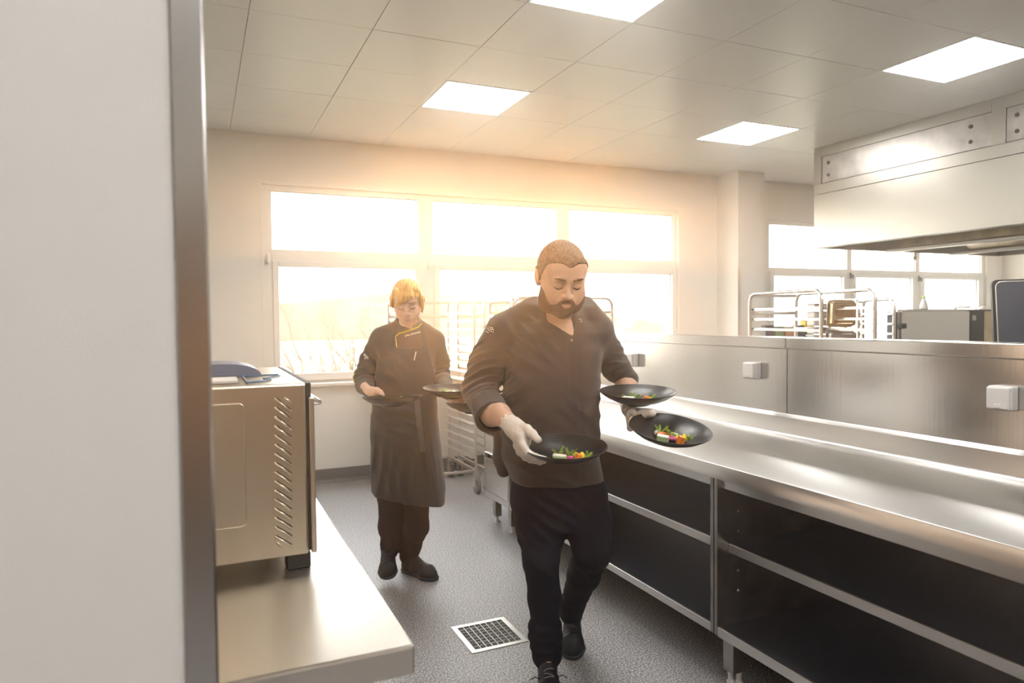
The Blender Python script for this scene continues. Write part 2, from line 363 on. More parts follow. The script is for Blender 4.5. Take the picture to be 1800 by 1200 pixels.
tree(1.9, 12.6, 4.0, 5, 'bare bushy tree behind the blond woman outside the window', -.15)
tree(3.3, 15.0, 4.2, 11, 'bare tree outside the middle pane of the big window')
tree(6.3, 12.5, 4.8, 8, 'bare tree outside the right pane beside the bearded man')
tree(8.0, 16.0, 4.2, 21, 'bare tree seen in the far corner of the right lower pane', .2)

# scattering volume added to carry the warm glow around the windows
hz = bpy.data.materials.new('added_glow_haze'); hz.use_nodes = True; _n = hz.node_tree; _n.nodes.clear()
_o = _n.nodes.new('ShaderNodeOutputMaterial'); _v = _n.nodes.new('ShaderNodeVolumeScatter'); _v.inputs['Density'].default_value = 0.0115; _v.inputs['Anisotropy'].default_value = 0.85; _v.inputs['Color'].default_value = (1, 0.97, 0.92, 1)
_n.links.new(_v.outputs[0], _o.inputs['Volume'])
o = part('glow_volume', box((XL-.1, YB-.1, -.04), (XR+.1, 6.72, CZ+.06)), hz); o['kind'] = 'structure'

# ================================================================== LEFT: work table with the tabletop oven
t = thing('work_table', 'low steel work table at bottom left carrying the oven', 'table', (0, 2, 0))
bm = nb(); bx(bm, (-.43, 1.276, .822), (.362, 2.78, .88), .006, 2); part('table_top', bm, steel_table, t)
for x in (-.36, .255):
    for y in (1.38, 2.64):
        l = part('leg', box((x, y, .05), (x+.05, y+.05, .822), .004), steel_dull, t)
        b_ = nb(); cyl(b_, (x+.025, y+.025, 0), (x+.025, y+.025, .012), .028); cyl(b_, (x+.025, y+.025, .012), (x+.025, y+.025, .05), .012); part('foot', b_, rubber, l)
bm = nb(); bx(bm, (-.36, 1.39, .18), (.30, 2.68, .21), .004); part('shelf', bm, steel_dull, t)

OZ = .918; OT = 1.346; OXr = .2375; OY = 1.785
t = thing('tabletop_oven', 'steel tabletop oven with slanted louvres standing on the left work table', 'oven', (0, 2.1, .88))
bm = nb(); bx(bm, (-.40, OY, OZ), (OXr, 2.46, OT), .006, 2); part('body', bm, steel_oven, t)
# raised service panel on the side: frame groove and inset plate
ax, az0, az1 = (0.0919, 1.7830, 1.1787)[0], (0.0502, 1.7830, 1.0066)[2], (0.0566, 1.7830, 1.3027)[2]
bm = nb(); prism(bm, rrect(-.34, az0, ax, az1, .012), OY-.0012, OY+.004, 'y'); part('service_panel', bm, steel_oven, t)
bm = nb(); tube(bm, [(u, OY-.0008, v) for u, v in rrect(-.34, az0, ax, az1, .012)], .0022, 6, closed=True); part('panel_bead', bm, steel_oven, t, sm=True)
# louvres
for k in range(16):
    y0, y1 = 700+16.05*k, 721.5+15.9*k
    a = Vector((0.1660, 1.7830, 1.3115)); b = Vector((0.1999, 1.7830, 1.2801)); a2 = Vector((0.1592, 1.7830, 0.9738)); b2 = Vector((0.1961, 1.7830, 0.9460))
    p = a.lerp(a2, k/15); q = b.lerp(b2, k/15); d = (q-p).normalized(); n = Vector((-d.z, 0, d.x)); n = n if n.z > 0 else -n
    bm = nb(); tube(bm, [p-n*.002, q-n*.002], .0034, 8); ball(bm, p-n*.002, .0034, 8); ball(bm, q-n*.002, .0034, 8)
    lv = part('louvre', bm, steel_oven, t, sm=True)
    bm = nb(); m_ = (p+q)/2+n*.0016; L = (q-p).length/2
    pts = [m_-d*L-n*.0014, m_+d*L-n*.0014, m_+d*L+n*.0014, m_-d*L+n*.0014]
    f = [bm.verts.new((v.x, OY-.0016, v.z)) for v in pts]; g = [bm.verts.new((v.x, OY+.002, v.z)) for v in pts]
    bm.faces.new(f); bm.faces.new(g[::-1])
    for i in range(4): bm.faces.new((f[i], g[i], g[(i+1) % 4], f[(i+1) % 4]))
    bmesh.ops.recalc_face_normals(bm, faces=bm.faces)
    part('vent_slot', bm, gasket, t)
for (p, q) in (((0.1871, 1.7830, 1.3103), (0.1990, 1.7830, 1.3012)), ((0.1615, 1.7830, 0.9580), (0.1720, 1.7830, 0.9466))):
    bm = nb(); tube(bm, [p, q], .003, 8); ball(bm, p, .003, 8); ball(bm, q, .003, 8); part('louvre', bm, steel_oven, t, sm=True)
part('front_strip', box((OXr, OY+.004, OZ+.008), (OXr+.012, 2.455, OT-.001)), gasket, t)
bm = nb(); bx(bm, (OXr+.006, OY-.004, OZ+.002), (OXr+.019, 2.45, OT-.036), .003, 2); dd = part('door', bm, steel_oven, t)
bm = nb(); bx(bm, (OXr+.016, OY+.08, OZ+.06), (OXr+.0205, 2.38, OT-.09), .002); part('door_glass', bm, plastic_k, dd)
bm = nb(); tube(bm, [(OXr+.018, OY+.1, 1.285), (OXr+.045, OY+.1, 1.285), (OXr+.045, 2.36, 1.285), (OXr+.018, 2.36, 1.285)], .008, 8); part('door_handle', bm, steel, dd)
for x in (-.36, .185):
    for y in (OY+.01, 2.39): part('foot', box((x, y, .88), (x+.058, y+.05, OZ+.002), .003), plastic_k, t)
# things on the oven: shallow blue-grey lid, papers, blue-lined clear tray
t = thing('plastic_lid', 'curved blue-grey lid lying at the back of the oven top', 'lid', (-.1, 2.22, OT))
poly = [(-.38, OT+.001)]+[(.158-.10*(1-math.cos(a))*0-(.10*(1-math.sin(a))), OT+.001+.034*math.cos(a)) for a in [R(90-15*k) for k in range(7)]]+[(-.38, OT+.035)]
bm = nb(); prism(bm, poly, 2.10, 2.30, 'y'); part('shell', bm, blue_m, t)
for nm, pts, lab, z in (('sheet_of_paper', (-.30, 1.86, .00, 2.02), 'white sheet of paper at the left on the oven top', .0), ('folded_paper', (.005, 1.85, .085, 1.98), 'small folded white paper on the oven top beside the sheet', .0)):
    bm = nb(); bx(bm, (pts[0], pts[1], OT+.0005), (pts[2], pts[3], OT+.004+(.004 if nm[0] == 'f' else 0)), .001); o = part(nm, bm, paper_m); tag(o, lab, 'paper')
t = thing('wire_stand', 'thin blue wire outline lying on the oven top by the papers', 'wire stand', (.13, 1.92, OT))
bm = nb(); tube(bm, [(.105, 1.84, OT+.003), (.105, 2.06, OT+.003), (.20, 2.06, OT+.003)], .0025, 6); part('wire', bm, bluel_m, t)
bm = nb(); tube(bm, [(.105, 1.84, OT+.003), (.14, 1.86, OT+.003), (.165, 1.90, OT+.003), (.15, 1.94, OT+.003), (.17, 1.98, OT+.003), (.20, 2.02, OT+.003)], .0025, 6); part('wire', bm, bluel_m, t)

# ================================================================== RIGHT: counter run
WZ = .908; XF = 1.88; XB = 2.63
t = thing('worktop', 'long continuous brushed steel worktop on the right-hand counter', 'worktop', (2.2, 2, .85))
bm = nb()
prof = [(XF, .850), (XF, WZ-.004), (XF+.004, WZ), (XB-.03, WZ), (XB-.012, WZ+.006), (XB-.004, WZ+.02), (XB, 1.000), (XB+.012, 1.008), (XB+.02, 1.016), (XB+.02, .84), (XF+.03, .85)]
prism(bm, [(u, v) for u, v in prof], -.9, 4.82, 'y'); o = part('top', bm, steel, t); autosmooth(o, 50)
CXF = 1.915
def cab(name, label, ya, yb, shelves, panels=True):
    t = thing(name, label, 'cabinet', ((CXF+2.6)/2, (ya+yb)/2, 0), group=None)
    part('side_panel', box((CXF, ya, .19), (2.60, ya+.018, .85)), steel_dull, t); part('side_panel', box((CXF, yb-.018, .19), (2.60, yb, .85)), steel_dull, t)
    part('back_panel', box((2.58, ya+.018, .19), (2.60, yb-.018, .85)), steel_dull, t)
    return t
def shelf(t, x, ya, yb, z, name='shelf', h=.036):
    s_ = part(name, box((x+.004, ya, z-.012), (2.58, yb, z)), steel_cool, t)
    bm = nb(); bx(bm, (x, ya, z-h), (x+.014, yb, z+.0008), .002); part('front_edge', bm, steel, s_); return s_
# near open cabinet
t = cab('open_cabinet', 'near open steel cabinet with two long shelves, right foreground', -.80, 2.262, 0)
shelf(t, 1.972, -.782, 2.244, .563); shelf(t, CXF, -.782, 2.244, .226, 'bottom_shelf', .04)
part('top_rail', box((CXF+.02, -.782, .80), (CXF+.032, 2.244, .85)), steel, t)
for zz in (.692, .608, .444, .36):
    bm = nb(); cyl(bm, (2.024, 2.2445, zz), (2.024, 2.2415, zz), .005, n=10); part('shelf_pin', bm, plastic_w, t)
for y in (-.7, 2.185):
    for x in (CXF+.03, 2.50):
        lg = part('leg', box((x, y, .045), (x+.055, y+.06, .19), .002), steel_dull, t)
        for dx in ((.014, .042) if y > 0 else (.028,)):
            b_ = nb(); cyl(b_, (x+dx, y+.03 if dx != .042 else y+.012, 0), (x+dx, y+.03 if dx != .042 else y+.012, .012), .016, .012); cyl(b_, (x+dx, y+.03 if dx != .042 else y+.012, .012), (x+dx, y+.03 if dx != .042 else y+.012, .046), .009, .013)
            part('adjustable_foot', b_, plastic_w, lg)
# middle open cabinet
t = cab('open_cabinet', 'middle open steel cabinet with two shelves, behind the bearded man\'s leg', 2.268, 4.365, 0)
shelf(t, CXF, 2.286, 4.347, .588); shelf(t, CXF, 2.286, 4.347, .226, 'bottom_shelf')
part('top_rail', box((CXF+.012, 2.286, .800), (CXF+.03, 4.347, .846), .003), steel, t)
for (yy) in (2.78, 2.68):
    bm = nb(); cyl(bm, (CXF-.0015, yy, .57), (CXF+.002, yy, .57), .004, n=10); part('rivet', bm, plastic_w, t)
for y in (4.28,):
    for x in (CXF+.03, 2.50):
        lg = part('leg', box((x, y, .045), (x+.05, y+.05, .19), .002), steel_dull, t)
        b_ = nb(); cyl(b_, (x+.025, y+.025, 0), (x+.025, y+.025, .012), .024, .018); cyl(b_, (x+.025, y+.025, .012), (x+.025, y+.025, .046), .01); part('adjustable_foot', b_, plastic_w, lg)
# drawer unit
t = thing('drawer_unit', 'steel drawer unit at the far end of the counter by the man\'s jacket tail', 'drawer unit', (2.25, 4.58, 0))
bm = nb(); bx(bm, (CXF+.012, 4.372, .19), (2.60, 4.81, .85)); part('body', bm, steel_dull, t)
bm = nb(); bx(bm, (CXF, 4.372, .19), (CXF+.014, 4.81, .228)); bx(bm, (CXF, 4.372, .228), (CXF+.014, 4.384, .85)); bx(bm, (CXF, 4.798, .228), (CXF+.014, 4.81, .85)); part('face_frame', bm, steel, t)
for (z0, z1) in ((.236, .520), (.530, .695), (.704, .845)):
    dr = part('drawer', box((CXF+.002, 4.39, z0), (CXF+.016, 4.792, z1-.045), .002), steel_v, t)
    bm = nb(); bx(bm, (CXF+.012, 4.44, z1-.044), (CXF+.016, 4.792, z1-.01)); bx(bm, (CXF-.004, 4.39, z1-.012), (CXF+.014, 4.792, z1), .002); bx(bm, (CXF-.002, 4.39, z1-.048), (CXF+.014, 4.792, z1-.042)); part('grip_channel', bm, steel, dr)
    part('drawer_lock', box((CXF+.0, 4.735, z1-.042), (CXF+.017, 4.79, z1-.012)), plastic_k, dr)
for y in (4.42, 4.70):
    for x in (CXF+.04, 2.50):
        lg = part('leg', box((x, y, .045), (x+.05, y+.05, .19), .002), steel_dull, t)
        b_ = nb(); cyl(b_, (x+.025, y+.025, 0), (x+.025, y+.025, .012), .026, .018); cyl(b_, (x+.025, y+.025, .012), (x+.025, y+.025, .046), .01); part('adjustable_foot', b_, plastic_w, lg)
# low partition behind the worktop
pt = thing('wall_partition', None, None, (2.70, 2, 0), kind='structure')
part('core', box((2.665, -.9, 0), (2.79, 4.84, 1.37)), wall_m, pt)
for (ya, yb) in ((-.9, 2.594), (2.598, 4.84)):
    part('splash_panel', box((2.652, ya, 1.0), (2.666, yb, 1.336), .0015), steel_v, pt)
    bm = nb(); bx(bm, (2.640, ya, 1.338), (2.81, yb, 1.392), .004, 2); part('cap_rail', bm, steel_v, pt)
def socket(y, z, label, lid=True):
    t = thing('wall_socket', label, 'socket', (2.65, y, z), group='white sockets on the steel splashback')
    bm = nb(); bx(bm, (2.612, y-.042, z-.042), (2.652, y+.042, z+.046), .006, 2); part('housing', bm, plastic_w, t)
    bm = nb(); bx(bm, (2.598, y-.040, z-.040), (2.613, y+.040, z+.044), .007, 2); ld = part('hinged_lid', bm, plastic_w, t)
    part('finger_tab', box((2.5955, y-.012, z-.032), (2.599, y+.010, z-.018), .001), plastic_w, ld)
socket(2.81, 1.215, 'white socket box in the middle of the steel splashback')
socket(3.92, 1.215, 'white socket on the splashback just right of the bearded man\'s arm')
socket(1.565, 1.195, 'white socket cut by the right edge of the photo on the splashback')

# ------------------------------------------------------------------ floor drain
a = (1.083, 2.892); b = (1.362, 3.184)
t = thing('floor_drain', 'square steel floor drain with black openings in front of the man', 'drain', (1.22, 3.04, 0))
bm = nb(); f = .024
for p, q in (((a[0], a[1]), (b[0], a[1]+f)), ((a[0], b[1]-f), (b[0], b[1])), ((a[0], a[1]+f), (a[0]+f, b[1]-f)), ((b[0]-f, a[1]+f), (b[0], b[1]-f))): bx(bm, (*p, 0), (*q, .004))
part('frame', bm, trolley_m, t)
part('well', box((a[0]+f, a[1]+f, 0), (b[0]-f, b[1]-f, .0008)), gasket, t)
gx0, gx1, gy0, gy1 = a[0]+f, b[0]-f, a[1]+f, b[1]-f
for k in range(1, 8):
    x = gx0+(gx1-gx0)*k/8; part('grate_bar', box((x-.0011, gy0, .0008), (x+.0011, gy1, .0045)), trolley_m, t)
for k in range(1, 8):
    y = gy0+(gy1-gy0)*k/8
    for j in range(8):
        xa = gx0+(gx1-gx0)*j/8+.002; w_ = (gx1-gx0)/8
        if (j+k) % 8 == 7 and False: continue
        bm = nb(); tube(bm, [(xa+.004, y-.002, .003), (xa+w_*.3, y+.0025, .0036), (xa+w_*.6, y-.0005, .0036), (xa+w_*.78, y+.002, .003)], .0010, 4); part('grate_link', bm, trolley_m, t)

# ------------------------------------------------------------------ tray trolleys
def trolley(label, loc, rz, w, l, h, ns, group, zs=.30):
    t = thing('tray_trolley', label, 'trolley', loc, rz, group)
    r = .0125; zb = .17
    for s in (-1, 1):
        x = s*(w/2-r); c = .07
        pts = [(x, -l/2+r, zb), (x, -l/2+r, h-c)]+[(x, -l/2+r+c*(1-math.cos(a)), h-c+c*math.sin(a)) for a in [R(k*15) for k in range(1, 7)]]
        pts += [(x, l/2-r-c*(1-math.cos(a)), h-c+c*math.sin(a)) for a in [R(k*15) for k in range(6, 0, -1)]]+[(x, l/2-r, h-c), (x, l/2-r, zb)]
        bm = nb(); tube(bm, pts, r, 8); autosmooth(part('side_frame', bm, trolley_m, t, world=False), 50)
        for k in range(ns):
            z = zs+(h-.12-zs)*k/(ns-1)
            bm = nb(); xi = x-s*r; bx(bm, (min(xi, xi-s*.03), -l/2+.006, z-.0015), (max(xi, xi-s*.03), l/2-.006, z+.0015)); bx(bm, (min(xi, xi-s*.003), -l/2+.006, z-.002), (max(xi, xi-s*.003), l/2-.006, z+.016))
            part('tray_slide', bm, trolley_m, t, world=False)
    for (y, z) in ((l/2-r, h-.14), (l/2-r, h-r), (l/2-r, zb+.02), (-l/2+r, zb+.02)):
        bm = nb(); bx(bm, (-w/2+r, y-.009, z-.011), (w/2-r, y+.009, z+.011), .003); part('cross_bar', bm, trolley_m, t, world=False)
    for s in (-1, 1):
        bm = nb(); bx(bm, (s*(w/2-r)-.012, -l/2+r, zb), (s*(w/2-r)+.012, l/2-r, zb+.03), .003); part('base_rail', bm, trolley_m, t, world=False)
    for sx in (-1, 1):
        for sy in (-1, 1):
            cx, cy = sx*(w/2-r), sy*(l/2-r)
            ft = part('caster', (lambda b: (cyl(b, (cx, cy, .165), (cx, cy, .18), .022), bx(b, (cx-.002, cy-.03, .158), (cx+.002+.0, cy+.03, .165)), bx(b, (cx-.024, cy-.022-.02, .05), (cx-.019, cy+.022, .16), .004), bx(b, (cx+.019, cy-.022-.02, .05), (cx+.024, cy+.022, .16), .004), bx(b, (cx-.024, cy-.022, .152), (cx+.024, cy+.022, .160)))[0])(nb()), trolley_m, t, world=False)
            bm = nb(); cyl(bm, (cx-.016, cy-.025, .063), (cx+.016, cy-.025, .063), .062, n=24); w_ = part('wheel', bm, rubber, ft, world=False)
            b2 = nb(); cyl(b2, (cx-.0175, cy-.025, .063), (cx+.0175, cy-.025, .063), .040, n=20); bmesh.ops.create_cube
            bx(b2, (cx-.03, cy-.03, .180), (cx+.03, cy+.03, .183), .001)
            part('hub', b2, wheel_m, ft, world=False)
    return t
G = 'tray trolleys by the window'
trolley('tray trolley directly behind the blond woman, below the window', (1.865, 5.95, 0), R(0), .60, .72, 1.665, 18, G)
trolley('tray trolley between the blond woman and the bearded man', (2.52, 5.95, 0), R(0), .57, .70, 1.665, 18, G)
trolley('tray trolley turned sideways behind the bearded man\'s shoulders', (2.66, 5.16, 0), R(90), .50, .92, 1.66, 16, G)
tr = trolley('tray trolley with bent top rails standing behind the steel partition', (3.78, 3.52, 0), R(-13), .40, .86, 1.66, 14, None, .62)
tr2 = trolley('lower dark-railed tray trolley at the right of the pan stack', (4.84, 3.97, 0), R(-24), .30, .50, 1.62, 14, None, .5)
# gastronorm pans inside that trolley
def pan(name, label, c, sz, rz, tilt, m, grp=None):
    t = thing(name, label, 'pan', c, rz, grp); t.rotation_euler = (tilt, 0, rz)
    w, h, d = sz
    bm = nb(); prism(bm, rrect(-w/2+.012, -h/2+.012, w/2-.012, h/2-.012, .02), -d, 0, 'y'); part('tray_body', bm, m, t, world=False)
    bm = nb(); prism(bm, rrect(-w/2, -h/2, w/2, h/2, .025), -.003, .003, 'y'); part('rim', bm, m, t, world=False)
    bm = nb(); tube(bm, [(u, -d-.0005, v) for u, v in rrect(-w/2+.028, -h/2+.028, w/2-.028, h/2-.028, .014)], .003, 6, closed=True); part('base_bead', bm, m, t, world=False)
pan('food_pan', 'upright steel food pan leaning in the trolley behind the partition', (3.9773, 3.4239, 1.5116), (.19, .185, .05), R(-20), R(4), steel_warm)
pan('food_pan', 'steel food pan below the upright one, just above the partition', (3.9494, 3.4035, 1.3540), (.20, .10, .05), R(-20), R(4), steel_dull)
t = thing('container_stack', 'stack of pale lidded tubs beside the upright food pan', 'tub stack', (3.9617, 3.5953, 1.3179), R(-24))
for k in range(5):
    bm = nb(); z = .0+.055*k; bx(bm, (-.055, -.06, z), (.055, .06, z+.044), .006); bx(bm, (-.062, -.067, z+.038), (.062, .067, z+.047), .003); part('tub', bm, plastic_w, t, world=False)
# shelf goods seen through the trolley
def pack(name, label, cat, c, w, h, m, m2=None, d=.12):
    t = thing(name, label, cat, c, R(-24)); part('body', box((-w/2, -d/2, -h/2), (w/2, d/2, h/2-.012), .004), m, t, world=False); part('lid', box((-w/2-.003, -d/2-.003, h/2-.012), (w/2+.003, d/2+.003, h/2), .003), m2 or plastic_k, t, world=False)
pack('storage_tin', 'dark tin left of the green tin behind the trolley', 'tin', (4.8990, 5.0382, 1.3133), .075, .20, box_k)
pack('storage_tin', 'small dull green tin seen through the trolley rails', 'tin', (4.9824, 5.0009, 1.3070), .08, .19, box_g, box_g)
pack('storage_tin', 'reddish brown tin seen through the trolley rails', 'tin', (5.0757, 4.9591, 1.3060), .09, .19, box_b, paper_m)
pack('storage_tin', 'dark blue tin right of the brown tin behind the trolley', 'tin', (5.1641, 4.9196, 1.3105), .06, .20, box_k)
pack('yellow_carton', 'yellow carton with a black lid behind the trolley', 'carton', (5.2423, 4.8846, 1.4118), .09, .10, yellow_p)
pack('storage_tin', 'dark tin under the yellow carton', 'tin', (5.2427, 4.8844, 1.2935), .08, .12, box_k)
tt = thing('side_table', 'steel shelf unit behind the partition carrying the tins', 'shelf unit', (5.0921, 4.9518, 0.7176), R(-24))
tt.location.z = 0
part('shelf_board', box((-.42, -.22, 1.18), (.42, .26, 1.205), .003), steel_dull, tt, world=False)
part('shelf_board', box((-.42, -.22, .60), (.42, .26, .62), .003), steel_dull, tt, world=False)
for x in (-.41, .38):
    for y in (-.21, .22): part('upright', box((x, y, 0), (x+.03, y+.03, 1.18)), steel_dull, tt, world=False)

# ------------------------------------------------------------------ cooking block behind the partition
ca, cb = (5.2072, 3.9000, 1.2821), (6.0864, 3.9000, 1.5430)
t = thing('holding_cabinet', 'steel holding cabinet with black latch seen over the partition', 'cabinet', ((ca[0]+cb[0])/2, 4.2, 0))
part('body', box((ca[0]+.01, 3.925, .1), (cb[0], 4.42, cb[2]), .005), steel_v, t)
dr = part('door', box((ca[0]+.02, 3.90, .12), (cb[0]-.002, 3.925, cb[2]-.015), .004), steel_v, t)
lt = (5.2059, 3.8900, 1.4073); part('latch', box((lt[0]-.025, 3.87, lt[2]-.022), (lt[0]+.045, 3.905, lt[2]+.022), .008, 2), plastic_k, dr)
part('hinge_strip', box((ca[0]-.022, 3.93, .12), (ca[0]+.008, 4.0, cb[2]-.02)), steel_dark, t)
for x in (ca[0]+.03, cb[0]-.08):
    for y in (3.98, 4.35): part('leg', box((x, y, 0), (x+.05, y+.05, .1)), steel_dull, t)
cc = (6.5023, 3.9000, 1.5314)
t = thing('oven_unit', 'dark-sided steel oven right of the holding cabinet', 'oven', ((cb[0]+cc[0])/2, 4.2, 0))
part('body', box((cb[0]+.012, 3.94, .1), (cc[0]+.5, 4.6, cb[2]-.005), .005), steel_dark, t)
part('control_panel', box((cb[0]+.012, 3.90, .3), (cb[0]+.20, 3.94, cb[2]-.005), .004), plastic_k, t)
part('display', box((cb[0]+.03, 3.894, cb[2]-.10), (cb[0]+.075, 3.90, cb[2]-.055)), steel_dull, t)
part('door', box((cb[0]+.21, 3.91, .3), (cc[0]+.5, 3.94, cb[2]-.02), .004), steel_warm, t)
part('plinth', box((cb[0]+.05, 4.0, 0), (cc[0]+.45, 4.55, .1)), steel_dark, t)
# squeeze bottle with green cap
p = (6.0565, 4.3000, 1.5601); p = (p[0], p[1], cb[2])
t = thing('squeeze_bottle', 'white bottle with green cap standing on the holding cabinet', 'bottle', p)
bm = nb(); lathe(bm, [(0, .004), (.032, .004), (.036, .012), (.030, .05), (.016, .09), (.012, .105), (0, .105)], 20); part('bottle_body', bm, plastic_w, t, sm=True, world=False)
bm = nb(); lathe(bm, [(0, .105), (.0135, .105), (.0135, .125), (.006, .132), (0, .132)], 16); part('cap', bm, green_p, t, sm=True, world=False)
bm = nb(); lathe(bm, [(0, 0), (.045, 0), (.045, .004), (0, .004)], 20); part('base_ring', bm, plastic_k, t, world=False)
# swivel taps on the sink beyond
for (px_, nm, lb) in ((1676, 0, 'left arched steel tap behind the holding cabinet'), (1720, 1, 'right arched steel tap behind the holding cabinet')):
    base = (8.4319, 5.6000, 1.2354) if nm == 0 else (8.9114, 5.6000, 1.2262)
    t = thing('swivel_tap', lb, 'tap', (base[0], base[1], 0), group='steel taps behind the holding cabinet')
    h = 1.585; bm = nb(); tube(bm, [(0, 0, .9), (0, 0, h-.08)]+[(.08*(1-math.cos(a)), 0, h-.08+.08*math.sin(a)) for a in [R(15*k) for k in range(1, 7)]]+[(.30, 0, h)], .013, 8); part('spout', bm, steel, t, sm=True, world=False)
    bm = nb(); cyl(bm, (0, 0, .88), (0, 0, .96), .03); part('base', bm, steel, t, world=False)
t = thing('sink_unit', 'steel sink bench under the taps near the second window', 'sink', ((8.6907, 5.6000, 1.2304)[0], 5.6, 0))
part('bench_top', box((-.9, -.3, .85), (.9, .3, .88), .004), steel_dull, t, world=False)
part('cabinet_body', box((-.88, -.28, .1), (.88, .28, .85)), steel_dull, t, world=False); part('plinth', box((-.8, -.2, 0), (.8, .2, .1)), steel_dark, t, world=False)
# raised dark lid of the tilting pan
ta, tb = Vector((4.4480, 2.7202, 1.7073)), Vector((4.4449, 2.6668, 1.3207))
ex = Vector((4.7089, 2.4939, 1.7122))-ta; ex.normalize(); ez = (ta-tb).normalized(); ey = ez.cross(ex).normalized(); ez = ex.cross(ey).normalized()
if ey.y < 0: ey = -ey
t = thing('tilting_pan', 'dark raised pan lid with steel rim at the right edge of the photo', 'bratt pan', (ta.x+.35, ta.y, 0))
M_ = Matrix((ex, ey, ez)).transposed().to_4x4(); M_.translation = ta
Wl = .75; Hl = (ta-tb).length+.12
bm = nb(); prism(bm, rrect(0, -Hl, Wl, 0, .03), 0, .03, 'y', M_); part('lid', bm, plastic_k, t)
bm = nb(); prism(bm, rrect(.022, -Hl+.02, Wl-.02, -.018, .03), -.006, .001, 'y', M_); part('lid_panel', bm, steel_dark, t)
bm = nb(); tube(bm, [M_ @ Vector((u, -.006, v)) for u, v in rrect(.018, -Hl+.018, Wl-.018, -.014, .032)], .004, 6, closed=True); part('lid_bead', bm, steel, t, sm=True)
bm = nb(); tube(bm, [M_ @ Vector(p) for p in ((.16, -.03, -.10), (.35, -.05, -.15), (.6, -.05, -.2))], .006, 8); part('lid_handle', bm, steel_warm, t, sm=True)
part('pan_body', box((tb.x-.05, tb.y-.35, .1), (tb.x+.95, tb.y+.15, tb.z-.10), .01), steel_dull, t); part('plinth', box((tb.x+.05, tb.y-.3, 0), (tb.x+.85, tb.y+.05, .1)), steel_dark, t)

# ------------------------------------------------------------------ extractor hood
HX = 5.60; HY = 5.14; H0 = 2.168; HX2 = 8.5
t = thing('extractor_hood', 'large brushed steel extractor hood hanging from the ceiling at right', 'extractor hood', (7.0, 2.3, CZ))
HYn = -.9
bm = nb()
bx(bm, (HX, HYn, H0), (HX+.012, HY, 2.690), .002)
bx(bm, (HX+.012, HY-.012, H0), (HX2, HY, 2.690)); bx(bm, (HX2-.012, HYn, H0), (HX2, HY-.012, 2.690)); bx(bm, (HX+.012, HYn, H0), (HX2-.012, HYn+.012, 2.690))
part('skirt_panel', bm, steel_hood, t)
part('band', box((HX-.0015, HYn, 2.694), (HX+.012, HY, 2.790), .001), steel_hood, t)
bm = nb(); bx(bm, (HX-.0015, HY-.0805, 2.792), (HX+.012, HY, CZ-.001)); part('corner_post', bm, steel_hood, t)
bays = [(3.44, HY-.0815), (1.72, 3.34), (0.0, 1.62), (-.8, -.1)]
prev = None
for (ya, yb) in bays:
    bm = nb(); bx(bm, (HX, ya, 3.055), (HX+.010, yb, CZ-.001)); part('top_strip', bm, steel_hood, t)
    bm = nb(); bx(bm, (HX, ya-.099, 2.792), (HX+.012, ya-.001, CZ-.001), .001); part('mullion_panel', bm, steel_hood, t)
    ap = part('access_panel', box((HX+.018, ya+.002, 2.800), (HX+.026, yb-.002, 3.053)), steel_dull, t)
    L = yb-ya
    for (yy, zz) in ((yb-.075*1, 2.985), (yb-.075, 2.865), (ya+.17, 2.985), (ya+.17, 2.865)):
        bm = nb(); cyl(bm, (HX+.014, yy, zz), (HX+.0185, yy, zz), .016, n=16); part('access_hole', bm, gasket, ap)
part('rear_casing', box((HX+.03, HYn+.02, 2.70), (HX2-.02, HY-.02, CZ-.002)), steel_dark, t)
# underside: inner skirt, gutter, lamp strip, filter housing
part('inner_skirt', box((HX+.012, HYn+.012, H0+.002), (HX+.10, HY-.012, H0+.018)), steel_dark, t)
part('ceiling_plate', box((HX+.012, HYn+.012, 2.45), (HX2-.012, HY-.012, 2.46)), steel_dark, t)
bm = nb(); bx(bm, (HX+.95, HYn+.1, 2.19), (HX+1.02, HY-.2, 2.34), .004); part('light_housing', bm, steel_warm, t)
bm = nb(); prism(bm, [(HX+1.02, 2.20), (HX+1.55, 2.44), (HX+1.6, 2.44), (HX+1.06, 2.18)], HYn+.1, HY-.25, 'y'); part('filter_bank', bm, steel_warm, t)
bm = nb(); prism(bm, [(HX+2.1, 2.20), (HX+1.6, 2.44), (HX+1.56, 2.44), (HX+2.06, 2.18)], HYn+.1, HY-.25, 'y'); part('filter_bank', bm, steel_warm, t)
bm = nb(); bx(bm, (HX+1.0, HYn+.1, 2.155), (HX+1.09, HY-.012, 2.185), .004); bx(bm, (HX+2.03, HYn+.1, 2.155), (HX+2.12, HY-.012, 2.185), .004); part('grease_gutter', bm, steel, t)
nz = (7.0300, 5.1000, 2.1334)
bm = nb(); cyl(bm, (nz[0], 5.10, 2.10), (nz[0], 5.10, 2.17), .014); cyl(bm, (nz[0]-.04, 5.10, 2.115), (nz[0]+.04, 5.10, 2.115), .007); ball(bm, (nz[0], 5.10, 2.10), .018, 10); part('spray_nozzle', bm, trolley_m, t)

